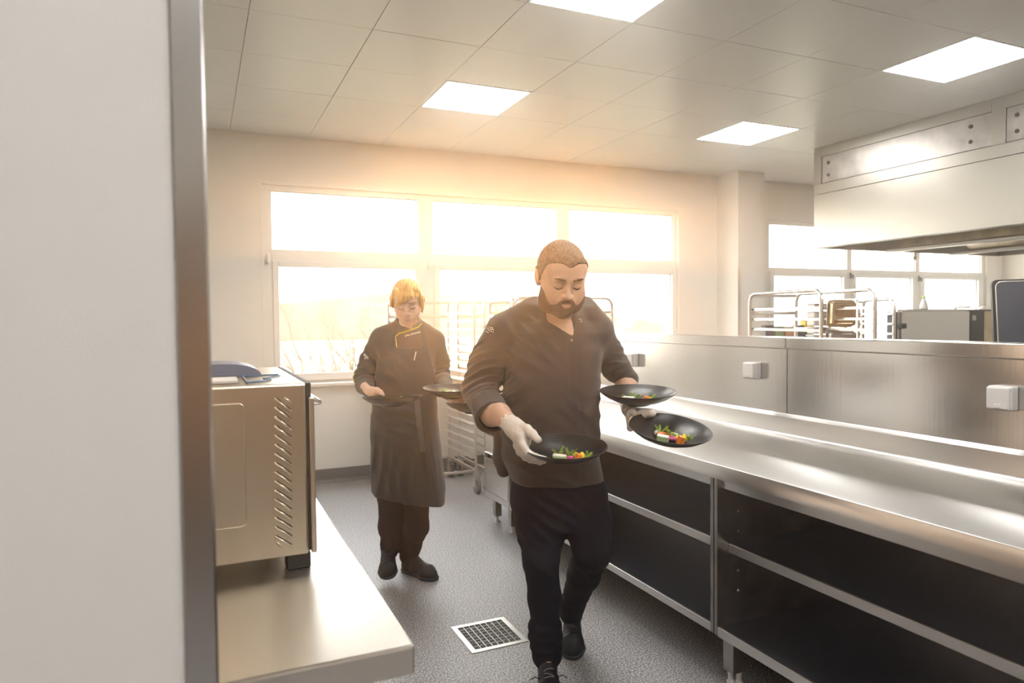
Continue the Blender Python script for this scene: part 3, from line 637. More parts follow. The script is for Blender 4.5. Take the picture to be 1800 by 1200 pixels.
# ================================================================== SIGNED-DISTANCE MODELLER (bodies, clothes, hair)
F32 = np.float32
def smin(a, b, k):
    if k <= 0: return np.minimum(a, b)
    h = np.maximum(k-np.abs(a-b), 0)/k
    return np.minimum(a, b)-h*h*k*0.25
def smax(a, b, k): return -smin(-a, -b, k)
class SDF:
    def __init__(s): s.ops = []; s.disp = None
    def add(s, fn, lo, hi, k=0.0, mode='u'):
        s.ops.append((fn, np.array(lo, float), np.array(hi, float), k, mode)); return s
    def cone(s, a, b, ra, rb=None, k=.01, mode='u', inf=0.0):
        a = np.array(a, float); b = np.array(b, float); rb = ra if rb is None else rb; ra += inf; rb += inf
        ba = b-a; bb = max(ba @ ba, 1e-12); r = max(ra, rb)
        def fn(p):
            pa = p-a; h = np.clip(pa @ ba/bb, 0, 1); d = pa-h[:, None]*ba
            return np.sqrt((d*d).sum(1))-(ra+(rb-ra)*h)
        return s.add(fn, np.minimum(a, b)-r, np.maximum(a, b)+r, k, mode)
    def chain(s, pts, rs, k=.01, inf=0.0):
        for i in range(len(pts)-1): s.cone(pts[i], pts[i+1], rs[i], rs[i+1], k, inf=inf)
        return s
    def ell(s, c, r, k=.01, mode='u', rot=None):
        c = np.array(c, float); r = np.array(r, float); Rm = np.eye(3) if rot is None else np.array(rot); mr = r.max()
        def fn(p):
            q = (p-c) @ Rm; k0 = np.sqrt(((q/r)**2).sum(1)); k1 = np.sqrt(((q/(r*r))**2).sum(1))
            return k0*(k0-1)/np.maximum(k1, 1e-9)
        return s.add(fn, c-mr, c+mr, k, mode)
    def stack(s, lv, k=.02, mode='u', e=2.3, zc=None, rot=0.0):
        """lv rows: z, cx, cy, rx, ry (z ascending); a rounded column of superellipses"""
        L = np.array(lv, float); z = L[:, 0]; c_, s_ = math.cos(rot), math.sin(rot); m = max(L[:, 3].max(), L[:, 4].max())+np.abs(L[:, 1:3]).max()
        cz = float(z.mean())
        def fn(p):
            zz = p[:, 2]; cx = np.interp(zz, z, L[:, 1]); cy = np.interp(zz, z, L[:, 2]); rx = np.interp(zz, z, L[:, 3]); ry = np.interp(zz, z, L[:, 4])
            u = p[:, 0]-cx; v = p[:, 1]-cy; U = u*c_+v*s_; V = -u*s_+v*c_
            q = (np.abs(U/rx)**e+np.abs(V/ry)**e)**(1/e)
            g = np.sqrt((U/rx**2)**2+(V/ry**2)**2)/np.maximum(np.sqrt((U/rx)**2+(V/ry)**2), 1e-9)
            d = (q-1)/np.maximum(g, 1e-6)
            return smax(d, np.maximum(z[0]-zz, zz-z[-1]), .012)
        return s.add(fn, (-m, -m, z[0]), (m, m, z[-1]), k, mode)
    def plane(s, pt, n, k=.004):                     # keep the side the normal points away from
        pt = np.array(pt, float); n = np.array(n, float); n = n/np.linalg.norm(n)
        return s.add(lambda p: (p-pt) @ n, (-9,)*3, (9,)*3, k, 'i')
    def obox(s, c, half, Rm, rnd=.004, k=0.0, mode='u'):
        c = np.array(c, float); half = np.array(half, float)-rnd; Rm = np.array(Rm, float); m = np.linalg.norm(half)+rnd
        def fn(p):
            q = np.abs((p-c) @ Rm)-half; return np.sqrt((np.maximum(q, 0)**2).sum(1))+np.minimum(q.max(1), 0)-rnd
        return s.add(fn, c-m, c+m, k, mode)
    def ev(s, p, lo, hi, pad):
        d = np.full(len(p), 1.0); hit = False
        for fn, a, b, k, mode in s.ops:
            e = k+pad
            if np.any(a-e > hi) or np.any(b+e < lo):
                if mode == 'i': d[:] = 1.0
                continue
            if mode == 'u': d = smin(d, fn(p), k); hit = True
            elif not hit: continue
            elif mode == 's': d = smax(d, -fn(p), k)
            elif mode == 'i': d = smax(d, fn(p), k)
        if hit and s.disp is not None:
            near = np.abs(d) < .05
            if near.any(): d[near] += s.disp(p[near])
        return d, hit
    def mesh(s, name, h, B=22):
        us = [o for o in s.ops if o[4] == 'u']; lo = np.min([o[1] for o in us], 0)-.03; hi = np.max([o[2] for o in us], 0)+.03
        n = np.ceil((hi-lo)/h).astype(int)+1; nb_ = -(-n//B); G = (n+4).astype(np.int64)
        V = []; VID = []; Q = []
        ar = np.arange(B+1)
        offs = np.array([(i, j, k) for i in (0, 1) for j in (0, 1) for k in (0, 1)])
        for bi in range(nb_[0]):
            for bj in range(nb_[1]):
                for bk in range(nb_[2]):
                    o = np.array([bi, bj, bk])*B; blo = lo+o*h; bhi = blo+(B+1)*h
                    # quick reject by sampling coarse centre distance
                    if not any((not np.any(a-k-h > bhi)) and (not np.any(b+k+h < blo)) for fn, a, b, k, m in us): continue
                    cpt = ((blo+bhi)/2)[None]; dc, _ = s.ev(cpt, blo, bhi, h)
                    if abs(dc[0]) > (B+1)*h*.87*1.6+.04: continue
                    I, J, K = np.meshgrid(ar, ar, ar, indexing='ij')
                    P = np.stack([I, J, K], -1).reshape(-1, 3)*h+blo
                    d, hit = s.ev(P, blo, bhi, h)
                    if not hit: continue
                    D = d.reshape(B+1, B+1, B+1); Sg = D < 0
                    if Sg.all() or not Sg.any(): continue
                    c8 = np.stack([D[i:B+i, j:B+j, k:B+k] for i, j, k in offs], -1); s8 = c8 < 0
                    act = s8.any(-1) & ~s8.all(-1)
                    idx = np.argwhere(act)
                    if len(idx):
                        v8 = c8[act]; acc = np.zeros((len(idx), 3)); cnt = np.zeros(len(idx))
                        for e0 in range(8):
                            for ax in range(3):
                                if offs[e0][ax]: continue
                                e1 = e0 | (4 >> ax)
                                a, b = v8[:, e0], v8[:, e1]; m = (a < 0) != (b < 0)
                                t = np.where(m, a/np.where(m, a-b, 1), 0)
                                pt = np.tile(offs[e0].astype(float), (len(idx), 1)); pt[:, ax] += t
                                acc += pt*m[:, None]; cnt += m
                        V.append((acc/cnt[:, None]+idx)*h+blo)
                        g = idx+o+1; VID.append((g[:, 0]*G[1]+g[:, 1])*G[2]+g[:, 2])
                    for ax in range(3):
                        sl0 = [slice(0, B)]*3; sl1 = [slice(0, B)]*3; sl1[ax] = slice(1, B+1)
                        A_ = Sg[tuple(sl0)]; B_ = Sg[tuple(sl1)]; cr = np.argwhere(A_ != B_)
                        if not len(cr): continue
                        fl = A_[tuple(cr.T)]; g = cr+o+1; u, v = (ax+1) % 3, (ax+2) % 3
                        q = []
                        for du, dv in ((0, 0), (-1, 0), (-1, -1), (0, -1)):
                            w = g.copy(); w[:, u] += du; w[:, v] += dv; q.append((w[:, 0]*G[1]+w[:, 1])*G[2]+w[:, 2])
                        q = np.stack(q, 1); q[~fl] = q[~fl][:, ::-1]; Q.append(q)
        V = np.concatenate(V); VID = np.concatenate(VID); Q = np.concatenate(Q)
        od = np.argsort(VID); VS = VID[od]; ix = np.searchsorted(VS, Q); ix = np.clip(ix, 0, len(VS)-1)
        ok = (VS[ix] == Q).all(1); F = od[ix[ok]]
        me = bpy.data.meshes.new(name); me.vertices.add(len(V)); me.vertices.foreach_set('co', V.astype(F32).ravel())
        me.loops.add(F.size); me.loops.foreach_set('vertex_index', F.astype(np.int32).ravel())
        me.polygons.add(len(F)); me.polygons.foreach_set('loop_start', np.arange(0, F.size, 4, dtype=np.int32)); me.polygons.foreach_set('loop_total', np.full(len(F), 4, dtype=np.int32))
        me.update(calc_edges=True); me.validate()
        return me
def sdf_part(name, s, h, m, parent):
    return link(name, s.mesh(name, h), m, parent, sm=True)
def rotz(a): c, s = math.cos(a), math.sin(a); return np.array([[c, -s, 0], [s, c, 0], [0, 0, 1]])
def rotx(a): c, s = math.cos(a), math.sin(a); return np.array([[1, 0, 0], [0, c, -s], [0, s, c]])
def roty(a): c, s = math.cos(a), math.sin(a); return np.array([[c, 0, s], [0, 1, 0], [-s, 0, c]])
def v3(*a): return np.array(a, float)
def bvh_of(o):
    me = o.data; n = len(me.vertices); co = np.empty(n*3, F32); me.vertices.foreach_get('co', co)
    return BVHTree.FromPolygons([tuple(v) for v in co.reshape(-1, 3)], [tuple(p.vertices) for p in me.polygons])
def drape_pt(bv, x, z, off=.002, y0=-1.5):
    h = bv.ray_cast(Vector((x, y0, z)), Vector((0, 1, 0)))
    return Vector((x, h[0].y-off, z)) if h[0] is not None else None
def drape_ribbon(name, pts, w, bv, m, parent, off=.003, th=.002, n=10, step=24, fn=None):
    """a strip of cloth laid over the figure: pts are (x, z) in the figure's frame"""
    P = []
    for i in range(len(pts)-1):
        for k in range(step): P.append(Vector(pts[i]).lerp(Vector(pts[i+1]), k/step))
    P.append(Vector(pts[-1])); bm = nb(); rows = []
    for i, p in enumerate(P):
        t = (P[min(i+1, len(P)-1)]-P[max(i-1, 0)]).normalized(); s = Vector((-t.y, t.x)); row = []
        for sgn in (-1, 0, 1):
            q = p+s*sgn*w/2; r = drape_pt(bv, q.x, q.y, off)
            if r is None: r = row[-1].copy() if row else Vector((q.x, -.2, q.y))
            row.append(r)
        rows.append(row)
    for i in range(2, len(rows)-2):
        for j in range(3):
            y = np.median([rows[i+d][j].y for d in (-2, -1, 0, 1, 2)]); rows[i][j].y = min(rows[i][j].y, y)
    vs = [[bm.verts.new(v) for v in row] for row in rows]; vb = [[bm.verts.new(v+Vector((0, -th, 0))) for v in row] for row in rows]
    for i in range(len(rows)-1):
        for j in range(2):
            bm.faces.new((vb[i][j], vb[i+1][j], vb[i+1][j+1], vb[i][j+1])); bm.faces.new((vs[i][j], vs[i][j+1], vs[i+1][j+1], vs[i+1][j]))
        bm.faces.new((vs[i][0], vs[i+1][0], vb[i+1][0], vb[i][0])); bm.faces.new((vs[i][2], vb[i][2], vb[i+1][2], vs[i+1][2]))
    for r in (0, -1): bm.faces.new((vs[r][0], vs[r][1], vs[r][2], vb[r][2], vb[r][1], vb[r][0]))
    bmesh.ops.recalc_face_normals(bm, faces=bm.faces)
    return part(name, bm, m, parent, sm=False, world=False)
def drape_text(name, txt, size, c, rot, bv, m, parent, off=.0025, th=.001, wide=1.0):
    cu = bpy.data.curves.new(name, 'FONT'); cu.body = txt; cu.size = size; cu.align_x = 'CENTER'; cu.align_y = 'CENTER'; cu.resolution_u = 3; cu.offset = size*.02
    tmp = bpy.data.objects.new(name, cu); C.objects.link(tmp); dg = bpy.context.evaluated_depsgraph_get(); me = bpy.data.meshes.new_from_object(tmp.evaluated_get(dg)); me.name = name
    bpy.data.objects.remove(tmp); ca, sa = math.cos(rot), math.sin(rot)
    for v in me.vertices:
        x, z = v.co.x*wide, v.co.y; X = c[0]+x*ca-z*sa; Z = c[1]+x*sa+z*ca; r = drape_pt(bv, X, Z, off); v.co = r if r is not None else Vector((X, c[2] if len(c) > 2 else -.2, Z))
    return link(name, me, m, parent)
def folds(*fs):
    """each fold: centre, radius, direction of variation, wavelength, depth"""
    fs = [(np.array(c, float), r, np.array(d, float)/np.linalg.norm(d), wl, a) for c, r, d, wl, a in fs]
    def fn(p):
        o = .0022*np.sin(p[:, 0]*31+3*np.sin(p[:, 2]*13))*np.sin(p[:, 2]*17+2*np.sin(p[:, 0]*11)+p[:, 1]*9)
        for c, r, d, wl, a in fs:
            q = p-c; rr = (q*q).sum(1)/(r*r); w = np.exp(-rr*1.6); ph = (q @ d)*2*math.pi/wl+1.3*np.sin(p[:, 0]*23+p[:, 1]*19+p[:, 2]*7)
            o = o+2.0*a*w*(np.abs(np.sin(ph*.5))-.5)
        return o
    return fn

def head_frame(c, yaw, pitch, roll, sc):
    Rm = rotz(yaw) @ rotx(pitch) @ roty(roll)
    c = np.array(c, float)
    return (lambda p: c+sc*(Rm @ np.array(p, float))), Rm, sc
def head_ops(s, fr, heavy=1.0, fem=False, neck=None, neck_r=(.055, .06)):
    T, Rm, k_ = fr
    def E(c, r, k=.02, mode='u'): s.ell(T(c), [x*k_ for x in r], k*k_, mode, Rm)
    def K(a, b, ra, rb, k=.01, mode='u'): s.cone(T(a), T(b), ra*k_, rb*k_, k*k_, mode)
    E((0, .018, .033), (.0775, .098, .083), 0)
    E((0, -.022, -.012), (.066*heavy**.4, .068, .088), .03)
    E((0, -.030, -.070), (.050*heavy, .050, .046), .03)
    for x in (-1, 1):
        E((x*.036, -.052, -.032), (.028*heavy, .030, .034), .025)
        if heavy > 1.05: E((x*.046, -.028, -.075), (.026, .036, .034), .03)
    E((0, -.066, -.104), (.021, .018, .016), .022)
    E((0, -.052, .052), (.064, .038, .042), .03)
    K((-.034, -.083, .024), (.034, -.083, .024), .0105, .0105, .018)
    for x in (-1, 1): E((x*.031, -.103, .004), (.020, .018, .013), .016, 's')
    for x in (-1, 1): E((x*.031, -.0765, .003), (.0155, .0135, .0125), .004)
    K((0, -.084, .014), (0, -.106, -.024), .0068, .0090, .012)
    E((0, -.108, -.0275), (.0115, .0110, .0095), .006)
    for x in (-1, 1): E((x*.0125, -.0985, -.030), (.0072, .0095, .0072), .006)
    for x in (-1, 1): E((x*.006, -.103, -.0385), (.0032, .005, .0032), .003, 's')
    E((0, -.083, -.056), (.030, .018, .020), .02)
    K((-.017, -.0935, -.0525), (.017, -.0935, -.0525), .0050, .0050, .006)
    E((0, -.0975, -.0515), (.012, .006, .0045), .006)
    E((0, -.0955, -.0645), (.0165, .0075, .0062), .006)
    K((-.023, -.101, -.0580), (.023, -.101, -.0580), .0017, .0017, .003, 's')
    E((0, -.093, -.081), (.014, .006, .005), .008, 's')
    for x in (-1, 1):
        Er = Rm @ rotz(x*R(-22)) @ rotx(R(-8))
        s.ell(T((x*.078, .014, -.004)), [.0085*k_, .019*k_, .032*k_], .006*k_, 'u', Er)
        s.ell(T((x*.0855, .008, .0)), [.006*k_, .011*k_, .019*k_], .003*k_, 's', Er)
        s.ell(T((x*.0780, .006, -.026)), [.006*k_, .008*k_, .009*k_], .004*k_, 'u', Er)
    if neck is not None:
        s.cone(T((0, .030, -.060)), neck, neck_r[0], neck_r[1], .03)
def face_details(fr, parent, bv, brow_col, gap=0.0, fem=False):
    T, Rm, k_ = fr
    def surf(x, z, off):
        o = Vector(T((x, -.20, z))); d = Vector(Rm @ np.array([0, 1., 0])); h = bv.ray_cast(o, d)
        return (h[0]-d*off) if h[0] is not None else Vector(T((x, -.09, z)))
    for s in (-1, 1):
        pts = [surf(s*(.012+.036*t), .0275+.0035*math.sin(t*2.4), .0002) for t in [k/10 for k in range(11)]]
        bm = nb(); tube(bm, pts, 1, 6, rs=[k_*(.0030 if fem else .0042)*(1-.75*abs(t-.35)) for t in [k/10 for k in range(11)]]); part('eyebrow', bm, brow_col, parent, sm=True, world=False)
        pts = [surf(s*(.0165+.030*t), -.0015-.0058*math.sin(PI*t), .0004) for t in [k/10 for k in range(11)]]
        bm = nb(); tube(bm, pts, 1, 6, rs=[k_*.0017*(.4+math.sin(PI*t)) for t in [k/10 for k in range(11)]]); part('eyelashes', bm, lash_m, parent, sm=True, world=False)
    for (z, r, wz, nm) in ((-.0528, .0040, .0016, 'upper_lip'), (-.0635, .0048, -.002, 'lower_lip')):
        pts = [surf(-.0195+.039*t, z+wz*math.sin(PI*t), -.0022) for t in [k/12 for k in range(13)]]
        bm = nb(); tube(bm, pts, 1, 8, rs=[k_*r*(.25+.75*math.sin(PI*t)) for t in [k/12 for k in range(13)]]); part(nm, bm, lip_m, parent, sm=True, world=False)

# ------------------------------------------------------------------ helpers for people
def wedge(s, pts, rs, yt, k=.004, mode='s', back=False):
    """tapered capsules in the x-z plane, cut straight through everything in front of y = yt"""
    P = [np.array([p[0], p[2]], float) for p in pts]
    def fn(p):
        q = p[:, [0, 2]]; d = None
        for i in range(len(P)-1):
            a, b = P[i], P[i+1]; ba = b-a; h = np.clip((q-a) @ ba/max(ba @ ba, 1e-12), 0, 1); e = np.sqrt(((q-a-h[:, None]*ba)**2).sum(1))-(rs[i]+(rs[i+1]-rs[i])*h)
            d = e if d is None else np.minimum(d, e)
        return np.maximum(d, p[:, 1]-yt)
    A = np.array([[p[0], p[2]] for p in pts]); r = max(rs)
    return s.add(fn, (A[:, 0].min()-r, -2, A[:, 1].min()-r), (A[:, 0].max()+r, yt, A[:, 1].max()+r), k, mode)
def clip_fn(s, fn, k=.004): return s.add(fn, (-9,)*3, (9,)*3, k, 'i')
def shoe(parent, ankle, heel, toe, up, w=.045, laces=False, tall=.05, mats=(None, None), label=None):
    ankle, heel, toe, up = [np.array(v, float) for v in (ankle, heel, toe, up)]
    f = toe-heel; L = np.linalg.norm(f); f /= L; up = up-f*(up @ f); up /= np.linalg.norm(up); sd = np.cross(f, up)
    def P(a, b, c=0.0): return heel+f*a*L+up*b+sd*c
    def build(s, inf=0.0):
        s.cone(P(.14, .036), P(.45, .036), .036, .038, .02, inf=inf); s.cone(P(.45, .034), P(.78, .030), .038, w, .02, inf=inf); s.cone(P(.78, .030), P(.88, .024), w, .036, .02, inf=inf)
        s.cone(P(.20, .045), ankle, .038, .040, .02, inf=inf); s.cone(P(.62, .045), ankle+up*.01, .026, .036, .03, inf=inf)
    s = SDF(); build(s); s.plane(P(0, .004), -up, .006); s.plane(ankle+up*tall, up, .004)
    s.disp = folds((P(.6, .06), .06, f, .022, .003))
    sh = sdf_part('shoe', s, .005, mats[0] or shoe_m, parent)
    s = SDF(); s.cone(P(.14, .012), P(.5, .012), .041, .041, .02); s.cone(P(.5, .012), P(.80, .012), .041, w+.005, .02); s.cone(P(.80, .012), P(.885, .012), w+.005, .042, .02)
    s.plane(P(0, 0), -up, .002); s.plane(P(0, .019), up, .003); sdf_part('sole', s, .005, mats[1] or sole_m, sh)
    if laces:
        bv = bvh_of(sh)
        for a in (.50, .58, .66):
            pts = []
            for t in range(9):
                c = (-.02+.04*t/8)*(1 if int(a*50) % 2 else -1); o = P(a+.05*t/8, .25, c); h = bv.ray_cast(Vector(o), Vector(-up)); pts.append((h[0]+Vector(up)*.002) if h[0] is not None else Vector(P(a, .07, c)))
            bm = nb(); tube(bm, pts, .0022, 6); part('lace', bm, lace_m, sh, sm=True, world=False)
        for q in ((.55, -.035), (.62, .035)):
            o = P(q[0], .25, q[1]); h = bv.ray_cast(Vector(o), Vector(-up)); b0 = h[0] if h[0] is not None else Vector(P(q[0], .06, q[1]))
            bm = nb(); tube(bm, [b0, b0+Vector(sd*q[1]*.6)+Vector(up)*.008, b0+Vector(sd*q[1]*1.1)-Vector(up)*.004], .002, 6); part('lace', bm, shoe_m, sh, sm=True, world=False)
    return sh

# ================================================================== PERSON 1: bearded man
man = thing('person', 'bearded man in a black chef jacket and white gloves carrying three black bowls', 'person', (1.3059, 2.5379, 0.0000), R(-24.112))
# -- hands (used by glove and body)
mr_wr = (-0.1730, -0.3700, 1.1325); mr_pal = (-0.1296, -0.4450, 1.0957)
mr_hand = [([(-0.2004, -0.3000, 1.1476), mr_wr, (-0.1490, -0.4100, 1.1141)], [.036, .031, .036]),
           ([(-0.1529, -0.4000, 1.1186), (-0.1275, -0.4300, 1.0952), (-0.1177, -0.4250, 1.0723)], [.036, .036, .026]),
           ([(-0.1351, -0.4200, 1.1176), (-0.1079, -0.4500, 1.1161), (-0.0889, -0.4700, 1.1035), (-0.0702, -0.4850, 1.0863)], [.026, .0185, .0155, .0125])]
for i_, (b0, b1, b2, b3) in enumerate((((-0.1224, -0.4700, 1.0666), (-0.1055, -0.4900, 1.0448), (-0.0767, -0.4900, 1.0289), (-0.0472, -0.4800, 1.0208)),
                                       ((-0.1280, -0.4450, 1.0581), (-0.1127, -0.4550, 1.0341), (-0.0834, -0.4550, 1.0141), (-0.0499, -0.4500, 1.0048)),
                                       ((-0.1337, -0.4200, 1.0536), (-0.1221, -0.4250, 1.0284), (-0.0963, -0.4200, 1.0051), (-0.0622, -0.4100, 0.9927)),
                                       ((-0.1415, -0.4000, 1.0540), (-0.1337, -0.4000, 1.0297), (-0.1137, -0.3900, 1.0073), (-0.0873, -0.3800, 0.9928)))):
    mr_hand.append(([mr_pal, b0, b1, b2, b3], [.024, .0145, .0115, .0105, .009]))
ml_wr = (0.3154, 0.0200, 1.1570)
ml_hand = [([(0.3294, 0.0900, 1.1872), ml_wr, (0.3146, -0.0400, 1.1318)], [.035, .030, .033]),
           ([(0.3179, -0.0200, 1.1246), (0.3248, -0.0600, 1.1160)], [.030, .026]),
           ([(0.3259, -0.0800, 1.1164), (0.3381, -0.1500, 1.1259), (0.3506, -0.2000, 1.1326), (0.3695, -0.2250, 1.1380)], [.028, .020, .020, .0165]),
           ([(0.3254, -0.0700, 1.1128), (0.3282, -0.1300, 1.0718), (0.3269, -0.1500, 1.0927), (0.3239, -0.1550, 1.1267)], [.022, .013, .0135, .0115]),
           ([(0.3151, -0.0500, 1.1124), (0.3087, -0.1000, 1.0628), (0.3076, -0.1200, 1.0817), (0.3069, -0.1250, 1.1094)], [.020, .0125, .0125, .011]),
           ([(0.3224, -0.1000, 1.1034), (0.3330, -0.1400, 1.0734), (0.3633, -0.2000, 1.0519), (0.3961, -0.2400, 1.0453)], [.026, .013, .0115, .0095]),
           ([(0.3224, -0.1000, 1.1079), (0.3401, -0.1500, 1.0837), (0.3722, -0.2100, 1.0665), (0.4046, -0.2600, 1.0615)], [.026, .013, .0115, .0095])]
mh = head_frame((0.0388, -0.1300, 1.6588), .20, .45, .02, 1.15)
mneck = (0.0398, -0.0000, 1.4975)
# torso profile
mt = [(.83, .028, .02, .190, .150), (.93, .000, .01, .200, .165), (1.04, -.002, -.005, .202, .176), (1.15, .0, -.012, .199, .178), (1.27, .008, -.01, .196, .168), (1.37, .010, -.002, .202, .150), (1.44, .016, .0, .185, .122), (1.49, .02, .0, .12, .09)]
def shrink(lv, a): return [(z, x, y, rx-a, ry-a) for z, x, y, rx, ry in lv]
mRs, mRe, mRw = (-0.1906, 0.0000, 1.4347), (-0.2907, 0.0000, 1.2168), (-0.2322, -0.2100, 1.1376)
mLs, mLe, mLw = (0.1856, 0.0200, 1.4305), (0.2772, 0.1400, 1.3000), (0.3321, 0.1200, 1.2181)
mRk, mRa = (-0.0473, -0.0500, 0.5187), (-0.0247, -0.0000, 0.1603)
mLk, mLa = (0.1593, -0.0400, 0.5529), (0.1036, 0.3200, 0.1495)
s = SDF(); s.stack(shrink(mt, .014), .02); s.cone((-0.0424, 0.0300, 1.5170), mRs, .045, .052, .04); s.cone((0.1311, 0.0300, 1.5153), mLs, .045, .052, .04)
s.ell((0.0448, -0.0550, 1.4519), (.075, .060, .075), .03)
s.chain([mRs, mRe, mRw, (-0.2045, -0.3000, 1.1497), mr_wr], [.062, .050, .045, .040, .032], .015); s.chain([mLs, mLe, mLw, (0.3278, 0.0800, 1.1883), ml_wr], [.062, .050, .042, .036, .029], .015)
for pts, rs in mr_hand+ml_hand: s.chain(pts, rs, .006, inf=-.002)
s.chain([(-0.0585, 0.0200, 0.7967), mRk, mRa], [.080, .046, .036], .04); s.chain([(0.1262, 0.0300, 0.7925), mLk, mLa], [.080, .048, .034], .04)
s.cone(mRa, ((-0.0216, -0.1000, 0.0407)[0], -.10, .035), .030, .022, .02); s.cone(mLa, ((0.0989, 0.3000, 0.0921)[0], .26, .055), .028, .022, .02)
head_ops(s, mh, heavy=1.13, neck=mneck, neck_r=(.068, .074))
body = sdf_part('body', s, .0038, skin_m, man); body['label'] = 'head, neck and forearms of the bearded man'
bvb = bvh_of(body)
face_details(mh, man, bvb, brow_m)
T_, Rm_, k_ = mh
def hq(p, fr): return (p-fr[0]((0, 0, 0))) @ fr[1]/fr[2]
# hair
s = SDF(); head_ops(s, mh, heavy=1.0)
for x in (-1, 1): s.ell(T_((x*.088, .018, -.008)), (.022*k_, .024*k_, .036*k_), .004, 's', Rm_)
def fn(p):
    q = hq(p, mh); zh = np.interp(q[:, 1], [-.085, -.062, -.046, -.034, -.010, .02, .05, .09], [.088, .078, .064, .044, -.002, -.020, -.055, -.065])+.014*np.exp(-(q[:, 0]/.02)**2)*(q[:, 1] < -.05)*-1
    return (zh-q[:, 2])*k_*.8
clip_fn(s, fn, .004)
s.disp = lambda p: -.0045+.0008*np.sin(p[:, 0]*900+p[:, 2]*300)*np.sin(p[:, 2]*700+p[:, 1]*500)
sdf_part('hair', s, .0032, hair_m, man)
# beard
s = SDF(); head_ops(s, mh, heavy=1.13)
def fn(p):
    q = hq(p, mh); ax = np.abs(q[:, 0])
    top = np.interp(ax, [0, .010, .024, .036, .048, .062, .08], [-.0405, -.0420, -.048, -.066, -.070, -.052, -.012])
    d = (q[:, 2]-top)*.8
    mouth = 1-np.sqrt((q[:, 0]/.0215)**2+((q[:, 2]+.0585)/.0095)**2); d = np.maximum(d, np.where(q[:, 1] < -.05, mouth*.009, -1))
    d = np.maximum(d, q[:, 1]+.002); d = np.maximum(d, np.where(q[:, 2] > -.045, ax-.0735, -1)); d = np.maximum(d, -(q[:, 2]+.128)-0*ax)
    return d*k_
clip_fn(s, fn, .004)
s.disp = lambda p: -.0026+.0011*np.sin(p[:, 0]*620+2*np.sin(p[:, 2]*300))*np.sin(p[:, 2]*520+p[:, 1]*400)
sdf_part('beard', s, .0028, beard_m, man)
# jacket
s = SDF(); s.stack(mt, .03)
s.cone((-0.0422, 0.0300, 1.5451), (-0.1789, 0.0100, 1.4530), .058, .074, .06); s.cone((0.1313, 0.0300, 1.5434), (0.1858, 0.0200, 1.4539), .058, .074, .06)
s.chain([(-0.1884, -0.0000, 1.4301), (-0.2545, -0.0050, 1.3147), (-0.2903, -0.0100, 1.2132), (-0.2517, -0.1400, 1.1549)], [.084, .080, .072, .064], .02)
s.chain([(0.1856, 0.0200, 1.4259), (0.2401, 0.0800, 1.3473), (0.2830, 0.1300, 1.2908), (0.3338, 0.1300, 1.2367)], [.078, .068, .060, .048], .02)
s.cone((-0.1931, 0.0700, 1.0507), (-0.1945, 0.0700, 0.9113), .045, .045, .02)
s.cone((-0.1945, 0.0700, 0.9113), (-0.1974, 0.0700, 0.8631), .045, .030, .02)
s.cone((0.0418, -0.0000, 1.4626), (0.0342, 0.0150, 1.5488), .112, .095, .02); s.cone((0.0414, -0.0000, 1.4046), (0.0309, 0.0300, 1.6029), .082, .080, .0, mode='s'); s.plane((0.0333, -0.0000, 1.5647), (.05, -.55, 1), .006)
wedge(s, [(0.0306, -0.0000, 1.5138), (0.0811, -0.0000, 1.4320)], [.052, .004], -.02, .004)
mf = folds(((-0.2763, -0.0500, 1.2721), .12,  (.25, -.5, -1), .030, .008), ((-0.2437, -0.1000, 1.1858), .08, (.3, -.6, -1), .026, .007), ((-0.1008, -0.1000, 1.3194), .13, (.6, 0, 1), .06, .007), ((-0.1587, -0.1000, 1.1398), .15, (-.5, 0, 1), .07, .008),
           ((0.1336, -0.1000, 1.1369), .14, (.7, 0, 1), .06, .006), ((-0.0253, -0.1000, 0.9575), .16, (.5, 0, 1), .07, .007), ((0.2760, 0.0500, 1.3059), .10, (.4, -.4, -1), .028, .006), ((-0.0886, -0.1000, 1.4315), .12, (1, 0, .7), .06, .005))
s.disp = mf
jk = sdf_part('jacket', s, .0052, jacket_m, man)
# rolled cuff
s = SDF(); s.cone((-0.2558, -0.1450, 1.1644), (-0.2319, -0.2250, 1.1289), .070, .069, .0); s.cone((-0.2517, -0.1400, 1.1549), (-0.2092, -0.3000, 1.0994), .052, .056, .003, mode='s')
ca_, cb_ = np.array((-0.2558, -0.1450, 1.1644)), np.array((-0.2319, -0.2250, 1.1289)); ad = (cb_-ca_)/np.linalg.norm(cb_-ca_); s.plane(cb_+ad*.006, ad, .006); s.plane(ca_-ad*.004, -ad, .01); s.disp = folds((ca_, .12, (1, 0, .4), .05, .004))
sdf_part('rolled_cuff', s, .0045, cuff_m, man)
bvj = bvh_of(jk)
drape_ribbon('placket', [((0.0840, -0.1500, 1.4311)[0], (0.0822, -0.1700, 1.4272)[2]), ((0.0906, -0.1800, 1.1916)[0], (0.0906, -0.1800, 1.1916)[2]), ((0.0988, -0.1400, 0.8702)[0], (0.0988, -0.1400, 0.8702)[2])], .052, bvj, cuff_m, man, .0005, .0022)
cf = [((0.0902, -0.1300, 1.4305)[0], (0.0902, -0.1300, 1.4305)[2]), ((0.0969, -0.1100, 1.4835)[0], (0.0969, -0.1100, 1.4835)[2]), ((0.1169, -0.0900, 1.5214)[0], (0.1169, -0.0900, 1.5214)[2])]
drape_ribbon('collar_flap', cf, .045, bvj, cuff_m, man, .0005, .003)
